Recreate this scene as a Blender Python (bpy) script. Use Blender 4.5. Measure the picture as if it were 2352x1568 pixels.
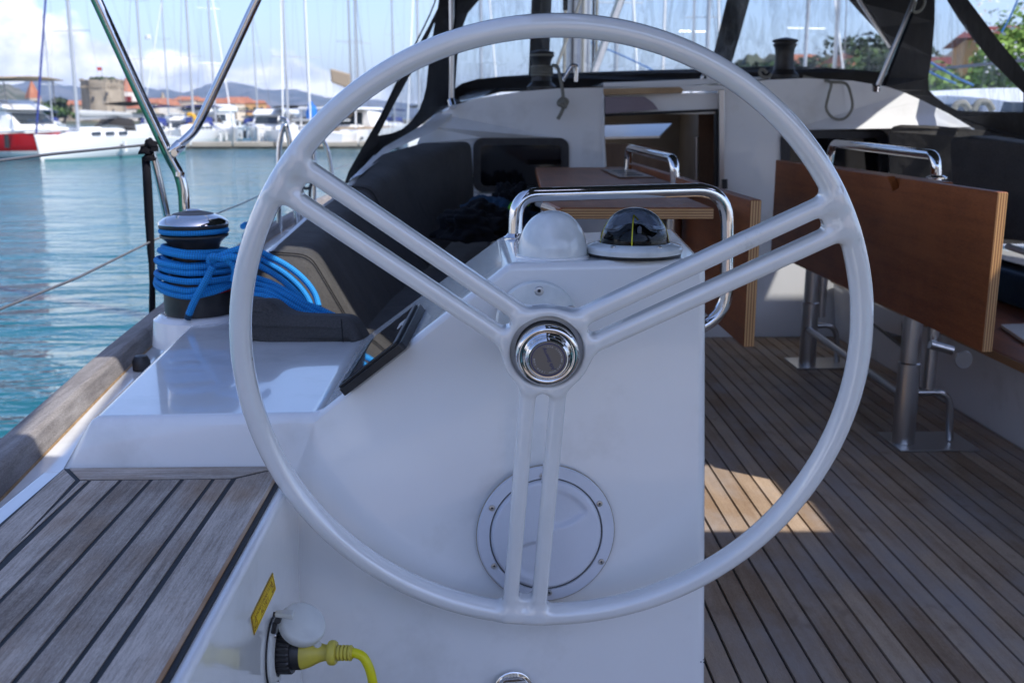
import bpy, bmesh, math, random
import numpy as np
from mathutils import Vector, Matrix, noise
from mathutils.geometry import tessellate_polygon
random.seed(7); np.random.seed(7)
SC = bpy.context.scene
for o in list(bpy.data.objects): bpy.data.objects.remove(o)
COL = SC.collection
R = math.radians
# ---------------------------------------------------------------- camera
# x = starboard, y = forward, z = up, cockpit sole at z = 0, eye at (0, 0, 1)
EYE = np.array([0.0, 0.0, 1.0])
FPX, PITCH, YAW = 2350.0, math.atan(514 / 2350.0), R(1.6)
cam = bpy.data.cameras.new('camera'); co = bpy.data.objects.new('camera', cam); COL.objects.link(co)
co.location = EYE; co.rotation_euler = (math.pi / 2 - PITCH, 0, -YAW)
cam.sensor_width = 36; cam.lens = 36 * FPX / 2352; cam.clip_start = 0.05; cam.clip_end = 40000
cam.dof.use_dof = True; cam.dof.focus_distance = 1.5; cam.dof.aperture_fstop = 8.0
SC.camera = co
# ---------------------------------------------------------------- light
SUN_EL, SUN_AZ = R(50), R(128)          # azimuth clockwise from the bow
SUN_DIR = Vector((math.sin(SUN_AZ) * math.cos(SUN_EL), math.cos(SUN_AZ) * math.cos(SUN_EL), math.sin(SUN_EL)))
sl = bpy.data.lights.new('sun', 'SUN'); sl.energy = 3.3; sl.angle = R(0.55); sl.color = (1, 0.965, 0.91)
so = bpy.data.objects.new('sun', sl); COL.objects.link(so)
so.rotation_euler = (-SUN_DIR).to_track_quat('-Z', 'Y').to_euler(); so.location = (3, -3, 8)
w = bpy.data.worlds.new('World'); SC.world = w; w.use_nodes = True
nt = w.node_tree; nt.nodes.clear(); N = nt.nodes.new; L = nt.links.new
wo = N('ShaderNodeOutputWorld'); bg = N('ShaderNodeBackground'); bg.inputs[1].default_value = 0.15
sky = N('ShaderNodeTexSky'); sky.sky_type = 'NISHITA'; sky.sun_disc = False
sky.sun_elevation = SUN_EL; sky.sun_rotation = SUN_AZ; sky.air_density = 1.0; sky.dust_density = 1.0; sky.ozone_density = 1.6
tc = N('ShaderNodeTexCoord'); sp = N('ShaderNodeSeparateXYZ'); L(tc.outputs['Generated'], sp.inputs[0])
def wmath(op, a, b=None, c=None, clamp=False):
    m = N('ShaderNodeMath'); m.operation = op; m.use_clamp = clamp
    for i, v in enumerate((a, b, c)):
        if v is None: continue
        if isinstance(v, (int, float)): m.inputs[i].default_value = v
        else: L(v, m.inputs[i])
    return m.outputs[0]
# cumulus bank low over the hills: height of its top varies with direction
mp = N('ShaderNodeMapping'); mp.inputs['Scale'].default_value = (1, 1, 1.5); L(tc.outputs['Generated'], mp.inputs[0])
n1 = N('ShaderNodeTexNoise'); n1.inputs['Scale'].default_value = 14; n1.inputs['Detail'].default_value = 7; n1.inputs['Roughness'].default_value = .55
L(mp.outputs[0], n1.inputs[0])
n2 = N('ShaderNodeTexNoise'); n2.inputs['Scale'].default_value = 3.1; n2.inputs['Detail'].default_value = 2; L(tc.outputs['Generated'], n2.inputs[0])
# cloud bank top elevation: higher towards the port bow
side = wmath('MULTIPLY_ADD', sp.outputs[0], -0.20, 0.017)
top = wmath('ADD', wmath('MAXIMUM', side, 0.028), wmath('MULTIPLY', wmath('SUBTRACT', n1.outputs[0], .5), 0.115))
mask = wmath('MULTIPLY', wmath('SUBTRACT', top, sp.outputs[2]), 90.0, clamp=True)
# wisps higher up
mp2 = N('ShaderNodeMapping'); mp2.inputs['Scale'].default_value = (1, 1, 4.2); L(tc.outputs['Generated'], mp2.inputs[0])
n3 = N('ShaderNodeTexNoise'); n3.inputs['Scale'].default_value = 3.4; n3.inputs['Detail'].default_value = 6; n3.inputs['Distortion'].default_value = .5; L(mp2.outputs[0], n3.inputs[0])
wisp = wmath('MULTIPLY', wmath('MULTIPLY', wmath('SUBTRACT', n3.outputs[0], .55), 3.0, clamp=True), .28)
n4 = N('ShaderNodeTexNoise'); n4.inputs['Scale'].default_value = 30; n4.inputs['Detail'].default_value = 5; L(mp.outputs[0], n4.inputs[0])
cr = N('ShaderNodeValToRGB'); cr.color_ramp.elements[0].position = .36; cr.color_ramp.elements[0].color = (4.5, 4.8, 5.5, 1)
cr.color_ramp.elements[1].position = .62; cr.color_ramp.elements[1].color = (8.4, 8.3, 8.25, 1); L(n4.outputs[0], cr.inputs[0])
mx1 = N('ShaderNodeMixRGB'); L(wisp, mx1.inputs[0]); TINT_LINK = mx1.inputs[1]; mx1.inputs[2].default_value = (4.2, 4.4, 4.8, 1)
mx2 = N('ShaderNodeMixRGB'); L(mask, mx2.inputs[0]); L(mx1.outputs[0], mx2.inputs[1]); L(cr.outputs[0], mx2.inputs[2])
tint = N('ShaderNodeMixRGB'); tint.blend_type = 'MULTIPLY'; tint.inputs[0].default_value = 1; tint.inputs[2].default_value = (.83, .845, 1.01, 1); L(sky.outputs[0], tint.inputs[1]); L(mx2.outputs[0], bg.inputs[0]); L(tint.outputs[0], TINT_LINK); L(bg.outputs[0], wo.inputs[0])
SC.render.engine = 'CYCLES'
SC.view_settings.view_transform = 'Standard'; SC.view_settings.look = 'None'; SC.view_settings.gamma = 1
SC.view_settings.use_curve_mapping = False; SC.view_settings.exposure = 0.74
SC.cycles.max_bounces = 10; SC.cycles.transparent_max_bounces = 16; SC.cycles.volume_bounces = 0

# ---------------------------------------------------------------- from picture rays to points in the place
def ray(px, py):
    a = (px - 1176) / FPX; b = -(py - 784) / FPX
    y = math.cos(PITCH) + b * math.sin(PITCH); z = -math.sin(PITCH) + b * math.cos(PITCH)
    return np.array([a * math.cos(YAW) + y * math.sin(YAW), -a * math.sin(YAW) + y * math.cos(YAW), z])
def aty(px, py, Y): r = ray(px, py); return EYE + r * (Y / r[1])
def atz(px, py, z): r = ray(px, py); return EYE + r * ((z - 1.0) / r[2])
def atx(px, py, x): r = ray(px, py); return EYE + r * (x / r[0])
def atp(px, py, P0, n): r = ray(px, py); return EYE + r * (np.dot(np.array(P0) - EYE, n) / np.dot(r, n))

# ---------------------------------------------------------------- materials
def newmat(name):
    m = bpy.data.materials.new(name); m.use_nodes = True; return m, m.node_tree, m.node_tree.nodes['Principled BSDF']
def nmath(t, op, a, b=None, clamp=False):
    m = t.nodes.new('ShaderNodeMath'); m.operation = op; m.use_clamp = clamp
    for i, v in enumerate((a, b)):
        if v is None: continue
        if isinstance(v, (int, float)): m.inputs[i].default_value = v
        else: t.links.new(v, m.inputs[i])
    return m.outputs[0]
def nnoise(t, scale, detail=3, stretch=None, rough=.5, coord='Object', dist=0):
    tc = t.nodes.new('ShaderNodeTexCoord'); src = tc.outputs[coord]
    if stretch:
        mp = t.nodes.new('ShaderNodeMapping'); mp.inputs['Scale'].default_value = stretch; t.links.new(src, mp.inputs[0]); src = mp.outputs[0]
    n = t.nodes.new('ShaderNodeTexNoise'); n.inputs['Scale'].default_value = scale; n.inputs['Detail'].default_value = detail
    n.inputs['Roughness'].default_value = rough; n.inputs['Distortion'].default_value = dist
    t.links.new(src, n.inputs[0]); return n.outputs[0]
def nramp(t, fac, stops):
    r = t.nodes.new('ShaderNodeValToRGB'); e = r.color_ramp.elements
    e[0].position, e[0].color = stops[0][0], (*stops[0][1], 1); e[1].position, e[1].color = stops[-1][0], (*stops[-1][1], 1)
    for p, c in stops[1:-1]: k = e.new(p); k.color = (*c, 1)
    t.links.new(fac, r.inputs[0]); return r.outputs[0]
def nbump(t, b, h, dist=.001, strength=1.0):
    n = t.nodes.new('ShaderNodeBump'); n.inputs['Strength'].default_value = strength; n.inputs['Distance'].default_value = dist
    t.links.new(h, n.inputs['Height']); t.links.new(n.outputs[0], b.inputs['Normal'])
def mat(name, col, rough=.5, metal=0., coat=0., var=None, bump=None, spec=.5, trans=0.):
    m, t, b = newmat(name)
    b.inputs['Base Color'].default_value = (*col, 1); b.inputs['Roughness'].default_value = rough; b.inputs['Metallic'].default_value = metal
    b.inputs['Coat Weight'].default_value = coat; b.inputs['Coat Roughness'].default_value = .04; b.inputs['Specular IOR Level'].default_value = spec
    if var:                                    # (scale, second colour, detail)
        n = nnoise(t, var[0], var[2] if len(var) > 2 else 3)
        c = nramp(t, n, [(.38, col), (.66, var[1])]); t.links.new(c, b.inputs['Base Color'])
    if bump: nbump(t, b, nnoise(t, bump[0], 4), bump[1])
    return m
M = {}
# white gelcoat with faint dirt, tiny orange peel
m, t, b = newmat('gelcoat'); M['gel'] = m
n = nnoise(t, 3.2, 6, rough=.6); c = nramp(t, n, [(.3, (.66, .655, .63)), (.46, (.82, .82, .81)), (.8, (.85, .85, .84))]); t.links.new(c, b.inputs['Base Color'])
b.inputs['Roughness'].default_value = .22; b.inputs['Coat Weight'].default_value = 1.; b.inputs['Coat Roughness'].default_value = .05; b.inputs['Coat IOR'].default_value = 1.42
n2_ = nnoise(t, 55, 3); t.links.new(nramp(t, n2_, [(.3, (.20,) * 3), (.8, (.24,) * 3)]), b.inputs['Roughness'])
nbump(t, b, nnoise(t, 3.5, 2), .0016)
m, t, b = newmat('wheel_paint'); M['wheel'] = m
n = nnoise(t, 9, 8, rough=.7); t.links.new(nramp(t, n, [(.27, (.52, .52, .49)), (.36, (.75, .75, .735)), (.7, (.80, .80, .79))]), b.inputs['Base Color'])
b.inputs['Roughness'].default_value = .12; b.inputs['Coat Weight'].default_value = 1; b.inputs['Coat Roughness'].default_value = .02; b.inputs['Specular IOR Level'].default_value = .65; b.inputs['Coat IOR'].default_value = 1.6
M['white_plastic'] = mat('white_plastic', (.66, .68, .74), .38, bump=(300, .0002), var=(6, (.58, .60, .66), 5))
M['dome_white'] = mat('milky_plastic', (.80, .82, .80), .14, coat=.5, var=(25, (.64, .67, .66), 5))
M['dull_white'] = mat('dull_white_plastic', (.62, .63, .60), .5, var=(30, (.54, .55, .53), 6), bump=(400, .0002))
M['chrome'] = mat('polished_steel', (.72, .71, .70), .07, 1., bump=(14, .0006))
M['satin'] = mat('satin_steel', (.55, .54, .53), .28, 1., bump=(60, .0004))
M['badge'] = mat('badge_metal', (.26, .235, .215), .42, .7)
M['darksteel'] = mat('dark_anodised', (.10, .10, .105), .3, .8)
M['black'] = mat('black_plastic', (.018, .018, .02), .42, var=(60, (.03, .03, .032)))
M['winch_black'] = mat('winch_black', (.022, .021, .021), .45, coat=.1, var=(30, (.04, .036, .033), 5))
M['rubber'] = mat('black_rubber', (.012, .012, .013), .5)
M['caulk'] = mat('black_caulk', (.008, .009, .011), .6, bump=(200, .0004))
M['screen'] = mat('black_glass', (.006, .006, .008), .05, coat=1)
M['red'] = mat('red_line', (.5, .01, .012), .4)
M['silverprint'] = mat('silver_print', (.6, .6, .62), .4)
M['blueprint'] = mat('blue_print', (.012, .02, .14), .4)
M['yellow_plastic'] = mat('yellow_plastic', (.62, .52, .06), .45, var=(40, (.52, .43, .07), 5), bump=(200, .0002))
M['yellow_cable'] = mat('yellow_cable', (.66, .60, .0), .4)
M['sticker_yellow'] = mat('sticker_yellow', (.86, .60, .02), .6, spec=.2)
M['sticker_red'] = mat('sticker_red', (.22, .015, .012), .6, spec=.2)
M['lime'] = mat('lime_cord', (.2, .75, .02), .5)
def wood(name, axis, lo, hi, rough, grain=1.0, coat=0, bumpd=.0008, obvar=.25):
    m, t, b = newmat(name)
    st = (38, 2.2, 38) if axis == 'y' else (2.2, 38, 38) if axis == 'x' else (38, 38, 2.2)
    g = nnoise(t, 1.6 * grain, 6, st, .65); g2 = nnoise(t, 12 * grain, 5, tuple(s_ * (1 if s_ > 5 else 4) for s_ in st), .7); big = nnoise(t, 5.5, 6, rough=.6)
    f = nmath(t, 'ADD', nmath(t, 'MULTIPLY', g, .36), nmath(t, 'ADD', nmath(t, 'MULTIPLY', g2, .34), nmath(t, 'MULTIPLY', big, .30)))
    oi = t.nodes.new('ShaderNodeObjectInfo'); rr = nmath(t, 'MULTIPLY', nmath(t, 'SUBTRACT', oi.outputs['Random'], .5), obvar * .55)
    f = nmath(t, 'ADD', f, rr)
    mid = tuple((a + c) / 2 for a, c in zip(lo, hi))
    if name.startswith('weathered'):
        base = nramp(t, f, [(.38, lo), (.5, mid), (.62, hi)]); br = nnoise(t, 3.3, 5, (2.5, 1, 2.5) if axis == 'y' else (1, 2.5, 2.5), .6)
        mxn = t.nodes.new('ShaderNodeMixRGB'); t.links.new(nramp(t, br, [(.50, (0, 0, 0)), (.70, (.75,) * 3)]), mxn.inputs[0]); t.links.new(base, mxn.inputs[1]); mxn.inputs[2].default_value = (.32, .20, .11, 1); po = nnoise(t, 7, 4, (50, 2.6, 50) if axis == 'y' else (2.6, 50, 50), .75); mp3 = t.nodes.new('ShaderNodeMixRGB'); mp3.blend_type = 'MULTIPLY'; mp3.inputs[0].default_value = 1; t.links.new(mxn.outputs[0], mp3.inputs[1]); t.links.new(nramp(t, po, [(.34, (.72, .69, .66)), (.56, (1.06, 1.06, 1.06))]), mp3.inputs[2]); t.links.new(mp3.outputs[0], b.inputs['Base Color'])
    elif name == 'sole_teak':
        base = nramp(t, f, [(.38, lo), (.5, mid), (.62, hi)]); br = nnoise(t, 2.6, 6, (2.2, 1, 1), .65)
        mxn = t.nodes.new('ShaderNodeMixRGB'); t.links.new(nramp(t, br, [(.44, (0, 0, 0)), (.66, (.7,) * 3)]), mxn.inputs[0]); t.links.new(base, mxn.inputs[1]); mxn.inputs[2].default_value = (.36, .32, .30, 1)
        dk = nnoise(t, 6.5, 4, (1.6, 1, 1), .6); mx2_ = t.nodes.new('ShaderNodeMixRGB'); t.links.new(nramp(t, dk, [(.60, (0, 0, 0)), (.74, (.6,) * 3)]), mx2_.inputs[0]); t.links.new(mxn.outputs[0], mx2_.inputs[1]); mx2_.inputs[2].default_value = (.16, .10, .06, 1)
        t.links.new(mx2_.outputs[0], b.inputs['Base Color'])
    else: t.links.new(nramp(t, f, [(.38, lo), (.5, mid), (.62, hi)]), b.inputs['Base Color'])
    b.inputs['Roughness'].default_value = rough; b.inputs['Coat Weight'].default_value = coat; b.inputs['Coat Roughness'].default_value = .12
    nbump(t, b, nmath(t, 'ADD', g2, g), bumpd); return m
M['teak'] = wood('weathered_teak', 'y', (.21, .165, .13), (.60, .52, .445), .75, 1.3)
M['rail_teak'] = wood('rail_wood', 'y', (.17, .15, .14), (.42, .39, .37), .75, 1.3)
M['teak_x'] = wood('weathered_teak_across', 'x', (.21, .165, .13), (.60, .52, .445), .75, 1.3)
M['sole_teak'] = wood('sole_teak', 'y', (.27, .175, .105), (.50, .37, .26), .7, .9, obvar=.35)
M['mahogany'] = wood('varnished_mahogany', 'y', (.115, .028, .006), (.32, .095, .025), .45, .6, coat=.06, bumpd=.0002); M['mahogany'].node_tree.nodes['Principled BSDF'].inputs['Specular IOR Level'].default_value = .3
M['slat'] = wood('bare_wood', 'x', (.24, .14, .06), (.50, .34, .19), .6, .8)
M['cabin_wood'] = wood('cabin_wood', 'z', (.12, .058, .03), (.22, .115, .06), .4, .5, coat=.2)
M['lining'] = mat('saloon_lining', (.30, .25, .19), .5, var=(2.5, (.20, .15, .10), 3))
# plywood edge : pale and dark veneers stacked across the given object axis
def ply(name, axis):
    m, t, b = newmat(name)
    tc = t.nodes.new('ShaderNodeTexCoord'); sp = t.nodes.new('ShaderNodeSeparateXYZ'); t.links.new(tc.outputs['Object'], sp.inputs[0])
    s = nmath(t, 'SINE', nmath(t, 'MULTIPLY', sp.outputs[axis], 2 * math.pi / .0062))
    t.links.new(nramp(t, nmath(t, 'ADD', nmath(t, 'MULTIPLY', s, .5), .5), [(.35, (.22, .095, .03)), (.6, (.52, .29, .12))]), b.inputs['Base Color'])
    b.inputs['Roughness'].default_value = .4; b.inputs['Coat Weight'].default_value = .3; return m
M['ply_x'] = ply('plywood_edge', 0); M['ply_z'] = ply('plywood_edge_flat', 2)
def fabric(name, lo, hi, s=900, rough=.95):
    m, t, b = newmat(name)
    n = nnoise(t, 260, 3, rough=.8); big = nnoise(t, 7, 4)
    f = nmath(t, 'ADD', nmath(t, 'MULTIPLY', n, .6), nmath(t, 'MULTIPLY', big, .4))
    t.links.new(nramp(t, f, [(.36, lo), (.64, hi)]), b.inputs['Base Color']); b.inputs['Roughness'].default_value = rough
    b.inputs['Specular IOR Level'].default_value = .15
    b.inputs['Sheen Weight'].default_value = .05
    nbump(t, b, nmath(t, 'ADD', nmath(t, 'MULTIPLY', n, .05), nnoise(t, 9, 3)), .012); return m
M['cushion'] = fabric('charcoal_cushion', (.046, .044, .044), (.090, .086, .083))
M['canvas'] = fabric('grey_canvas', (.026, .025, .025), (.046, .042, .039))
M['bimini'] = fabric('bimini_canvas', (.05, .048, .05), (.07, .066, .066))
M['cloth_navy'] = fabric('navy_cloth', (.012, .03, .06), (.03, .07, .12))
M['cloth_black'] = fabric('black_cloth', (.006, .006, .008), (.014, .014, .016))
M['strap'] = mat('black_webbing', (.010, .010, .013), .85, spec=.08)
def rope(name, c1, c2, nu=95., nv=5.0):
    m, t, b = newmat(name)
    uv = t.nodes.new('ShaderNodeUVMap'); sp = t.nodes.new('ShaderNodeSeparateXYZ'); t.links.new(uv.outputs[0], sp.inputs[0])
    u = nmath(t, 'MULTIPLY', sp.outputs[0], nu * 2 * math.pi); v = nmath(t, 'MULTIPLY', sp.outputs[1], nv * 2 * math.pi)
    a = nmath(t, 'SINE', nmath(t, 'ADD', u, v)); c = nmath(t, 'SINE', nmath(t, 'SUBTRACT', u, v))
    f = nmath(t, 'ADD', nmath(t, 'MULTIPLY', nmath(t, 'MULTIPLY', a, c), .5), .5)
    wear = nnoise(t, 14, 4); ff = nmath(t, 'MULTIPLY', f, nmath(t, 'ADD', wear, .25))
    t.links.new(nramp(t, ff, [(.05, c2), (.5, c1)]), b.inputs['Base Color']); b.inputs['Roughness'].default_value = .75
    nbump(t, b, f, .0009); return m
M['rope_blue'] = rope('blue_braid', (.008, .30, .72), (.003, .09, .28))
M['rope_grey'] = rope('grey_braid', (.30, .29, .24), (.12, .11, .09))
M['rope_dark'] = rope('dark_cord', (.03, .03, .035), (.01, .01, .012))
# clear but scratched vinyl of the sprayhood
m, t, b = newmat('clear_vinyl'); M['vinyl'] = m
tr = t.nodes.new('ShaderNodeBsdfTransparent'); tr.inputs[0].default_value = (.93, .95, .97, 1); ms = t.nodes.new('ShaderNodeMixShader'); out = t.nodes['Material Output']
b.inputs['Base Color'].default_value = (.62, .66, .70, 1); b.inputs['Roughness'].default_value = .12
st = nnoise(t, 5.5, 5, (3.2, 3.2, .55), .6, dist=1.2); st2 = nnoise(t, 30, 3, (3, 3, .35), .6, dist=.8)
f = nmath(t, 'ADD', nramp(t, st, [(.46, (.05,) * 3), (.74, (.26,) * 3)]), nmath(t, 'MULTIPLY', nmath(t, 'SUBTRACT', st2, .56, clamp=True), .4))
t.links.new(f, ms.inputs[0]); t.links.new(tr.outputs[0], ms.inputs[1]); t.links.new(b.outputs[0], ms.inputs[2]); t.links.new(ms.outputs[0], out.inputs[0])
nbump(t, b, nnoise(t, 12, 3, (2, 2, .6)), .01)
m, t, b = newmat('tinted_window'); M['tint'] = m
b.inputs['Base Color'].default_value = (.006, .006, .008, 1); b.inputs['Roughness'].default_value = .06; b.inputs['Specular IOR Level'].default_value = .4
m, t, b = newmat('compass_glass'); M['glass'] = m
b.inputs['Base Color'].default_value = (.22, .24, .28, 1); b.inputs['Roughness'].default_value = .0; b.inputs['Transmission Weight'].default_value = 1; b.inputs['IOR'].default_value = 1.33
m, t, b = newmat('skylight'); M['skylight'] = m
b.inputs['Base Color'].default_value = (.7, .74, .74, 1); b.inputs['Transmission Weight'].default_value = .6; b.inputs['Roughness'].default_value = .5
# water
m, t, b = newmat('sea_water'); M['water'] = m
b.inputs['Base Color'].default_value = (.016, .125, .145, 1); b.inputs['Roughness'].default_value = .04; b.inputs['IOR'].default_value = 1.33
a1 = nnoise(t, 1.7, 4, (.55, 1.25, 1), .5, dist=.35); a2 = nnoise(t, 5.0, 3, (.7, 1.2, 1), .5, dist=.3); a3 = nnoise(t, .35, 3, (.6, 1.3, 1))
hgt = nmath(t, 'ADD', nmath(t, 'MULTIPLY', a1, .75), nmath(t, 'ADD', nmath(t, 'MULTIPLY', a2, .16), nmath(t, 'MULTIPLY', a3, 1.6)))
nbump(t, b, hgt, .16)
t.links.new(nramp(t, nnoise(t, .12, 3), [(.3, (.006, .088, .108)), (.7, (.013, .128, .158))]), b.inputs['Base Color'])
# far things
M['hull_white'] = mat('hull_white', (.80, .80, .78), .25, coat=.3)
M['deck_white'] = mat('deck_white', (.82, .82, .80), .5)
M['hull_red'] = mat('hull_red', (.40, .012, .018), .3)
M['boot_green'] = mat('antifoul_green', (.05, .16, .17), .6)
M['boat_window'] = mat('boat_window', (.03, .04, .05), .1)
M['alloy'] = mat('mast_alloy', (.52, .53, .54), .4, .5)
M['alloy_white'] = mat('mast_white', (.75, .75, .72), .4)
M['sail_grey'] = mat('sail_cover_grey', (.13, .135, .14), .8)
M['sail_pale'] = mat('sail_cover_pale', (.42, .43, .42), .8)
M['sail_blue'] = mat('sail_cover_blue', (.02, .04, .20), .8)
M['sail_tan'] = mat('sail_cover_tan', (.35, .27, .19), .8)
M['blue_tarp'] = mat('blue_tarp', (.01, .16, .55), .6)
M['rigging'] = mat('rigging_wire', (.22, .22, .23), .5, .6)
M['fender'] = mat('fender_white', (.7, .7, .68), .5)
M['quay'] = mat('quay_concrete', (.33, .29, .23), .9, var=(.6, (.44, .39, .32), 6))
M['quay_dark'] = mat('quay_waterline', (.06, .06, .05), .9, var=(1.5, (.12, .11, .09), 5))
def stone(name, lo, hi, sc):
    m, t, b = newmat(name); n = nnoise(t, sc, 8, rough=.7); st = nnoise(t, sc * .5, 5, (3, 3, .35))
    f = nmath(t, 'ADD', nmath(t, 'MULTIPLY', n, .5), nmath(t, 'MULTIPLY', st, .5))
    t.links.new(nramp(t, f, [(.35, lo), (.62, hi)]), b.inputs['Base Color']); b.inputs['Roughness'].default_value = .9; nbump(t, b, n, .3); return m
M['castle'] = stone('castle_stone', (.20, .16, .115), (.44, .37, .28), .22)
M['stone_pale'] = stone('pale_stone', (.34, .28, .21), (.5, .44, .36), .2)
M['roof'] = mat('terracotta', (.33, .115, .06), .85, var=(.35, (.44, .19, .11), 5))
M['wall_cream'] = mat('cream_wall', (.60, .52, .40), .9, var=(.15, (.70, .62, .50), 4))
M['wall_white'] = mat('white_wall', (.68, .64, .58), .9, var=(.15, (.6, .56, .5), 4))
M['wall_orange'] = mat('orange_wall', (.52, .28, .10), .9, var=(.3, (.6, .36, .16), 4))
M['far_window'] = mat('far_window', (.06, .06, .07), .3)
M['leaf'] = mat('leaf_green', (.035, .075, .015), .7, var=(.9, (.10, .17, .035), 4))
M['leaf_dark'] = mat('leaf_dark', (.02, .038, .015), .7, var=(.4, (.05, .075, .03), 4))
M['leaf_bright'] = mat('leaf_bright', (.10, .19, .025), .7, var=(.8, (.20, .32, .05), 4))
M['blossom'] = mat('white_blossom', (.75, .72, .68), .8)
M['bark'] = mat('bark', (.09, .065, .045), .9)
M['hill'] = mat('hill_rock', (.045, .055, .045), .95, var=(.004, (.17, .16, .15), 9))
M['hill_green'] = mat('hill_green', (.045, .06, .03), .95, var=(.02, (.20, .18, .14), 8))
M['land'] = mat('land', (.25, .22, .17), .95, var=(.05, (.14, .14, .08), 5))
M['roof_dark'] = mat('dark_red_roof', (.16, .03, .02), .8)
M['flag_red'] = mat('flag_red', (.5, .02, .02), .8)
M['green_sheath'] = mat('green_sheath', (.006, .10, .06), .45)
M['blue_line'] = mat('blue_line', (.03, .13, .34), .7)
M['buoy_yellow'] = mat('buoy_yellow', (.6, .33, .02), .5)

# ---------------------------------------------------------------- geometry: every maker returns (verts, faces[, uvs])
def join(*parts):
    V, Fc = [], []
    for p in parts:
        o = len(V); V += [tuple(v) for v in p[0]]; Fc += [tuple(i + o for i in f) for f in p[1]]
    return V, Fc
def box(x0, x1, y0, y1, z0, z1):
    V = [(x, y, z) for z in (z0, z1) for y in (y0, y1) for x in (x0, x1)]
    return V, [(0, 2, 3, 1), (4, 5, 7, 6), (0, 1, 5, 4), (2, 6, 7, 3), (0, 4, 6, 2), (1, 3, 7, 5)]
def hexa(b, t):      # four bottom points, four top points (same order)
    V = [tuple(p) for p in b] + [tuple(p) for p in t]
    return V, [(3, 2, 1, 0), (4, 5, 6, 7), (0, 1, 5, 4), (1, 2, 6, 5), (2, 3, 7, 6), (3, 0, 4, 7)]
def smooth_path(P, n=8, closed=False):
    P = [np.array(p, float) for p in P]; m = len(P); out = []
    if m < 3: return P
    for i in range(m if closed else m - 1):
        if closed: a, b_, c, d = P[(i - 1) % m], P[i], P[(i + 1) % m], P[(i + 2) % m]
        else: b_, c = P[i], P[i + 1]; a = P[i - 1] if i > 0 else 2 * b_ - c; d = P[i + 2] if i + 2 < m else 2 * c - b_
        for k in range(n):
            s = k / n; out.append(.5 * ((2 * b_) + (-a + c) * s + (2 * a - 5 * b_ + 4 * c - d) * s * s + (-a + 3 * b_ - 3 * c + d) * s ** 3))
    if not closed: out.append(P[-1])
    return out
def round_path(P, rad, n=6):       # straight runs with rounded corners
    P = [np.array(p, float) for p in P]; out = [P[0]]
    for i in range(1, len(P) - 1):
        a, b_, c = P[i - 1], P[i], P[i + 1]; u = a - b_; v = c - b_; lu, lv = np.linalg.norm(u), np.linalg.norm(v)
        r = min(rad, lu * .48, lv * .48); p0 = b_ + u / lu * r; p1 = b_ + v / lv * r
        for k in range(n + 1):
            s = k / n; out.append((1 - s) ** 2 * p0 + 2 * s * (1 - s) * b_ + s * s * p1)
    out.append(P[-1]); return out
def tube(P, r, seg=12, caps=True, flat=1.0, closed=False):
    P = [np.array(p, float) for p in P]; m = len(P)
    rs = r if hasattr(r, '__len__') else [r] * m
    V, Fc, UV = [], [], []
    T = []
    for i in range(m):
        if closed: d = P[(i + 1) % m] - P[i - 1]
        else: d = P[min(i + 1, m - 1)] - P[max(i - 1, 0)]
        T.append(d / (np.linalg.norm(d) + 1e-12))
    up = np.array([0, 0, 1.]) if abs(T[0][2]) < .9 else np.array([1., 0, 0])
    nrm = np.cross(T[0], up); nrm /= np.linalg.norm(nrm); s = 0; S = []
    for i in range(m):
        if i: s += np.linalg.norm(P[i] - P[i - 1])
        S.append(s)
        nrm = nrm - T[i] * np.dot(nrm, T[i]); nrm /= np.linalg.norm(nrm) + 1e-12; bi = np.cross(T[i], nrm)
        for k in range(seg):
            a = 2 * math.pi * k / seg; V.append(tuple(P[i] + rs[i] * (math.cos(a) * nrm + flat * math.sin(a) * bi)))
    for i in range(m if closed else m - 1):
        j = (i + 1) % m
        for k in range(seg):
            k2 = (k + 1) % seg; Fc.append((i * seg + k, i * seg + k2, j * seg + k2, j * seg + k))
            s1 = S[i + 1] if i + 1 < m else S[i] + .05
            UV.append([(S[i], k / seg), (S[i], (k + 1) / seg), (s1, (k + 1) / seg), (s1, k / seg)])
    if caps and not closed:
        Fc.append(tuple(range(seg - 1, -1, -1))); Fc.append(tuple((m - 1) * seg + k for k in range(seg)))
        UV.append([(0, 0)] * seg); UV.append([(0, 0)] * seg)
    return V, Fc, UV
def lathe(prof, c=(0, 0, 0), seg=32, axis=None, caps=False):     # prof: (radius, height); axis: unit vector
    c = np.array(c, float)
    ax = np.array(axis if axis is not None else (0, 0, 1), float); ax /= np.linalg.norm(ax)
    u = np.cross(ax, (0, 1, 0) if abs(ax[1]) < .9 else (1, 0, 0)); u /= np.linalg.norm(u); v = np.cross(ax, u)
    V, Fc = [], []; m = len(prof)
    for r, h in prof:
        for k in range(seg):
            a = 2 * math.pi * k / seg; V.append(tuple(c + ax * h + max(r, 1e-5) * (math.cos(a) * u + math.sin(a) * v)))
    for i in range(m - 1):
        for k in range(seg):
            k2 = (k + 1) % seg; Fc.append((i * seg + k, i * seg + k2, (i + 1) * seg + k2, (i + 1) * seg + k))
    if caps: Fc.append(tuple(range(seg - 1, -1, -1))); Fc.append(tuple((m - 1) * seg + k for k in range(seg)))
    return V, Fc
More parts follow.
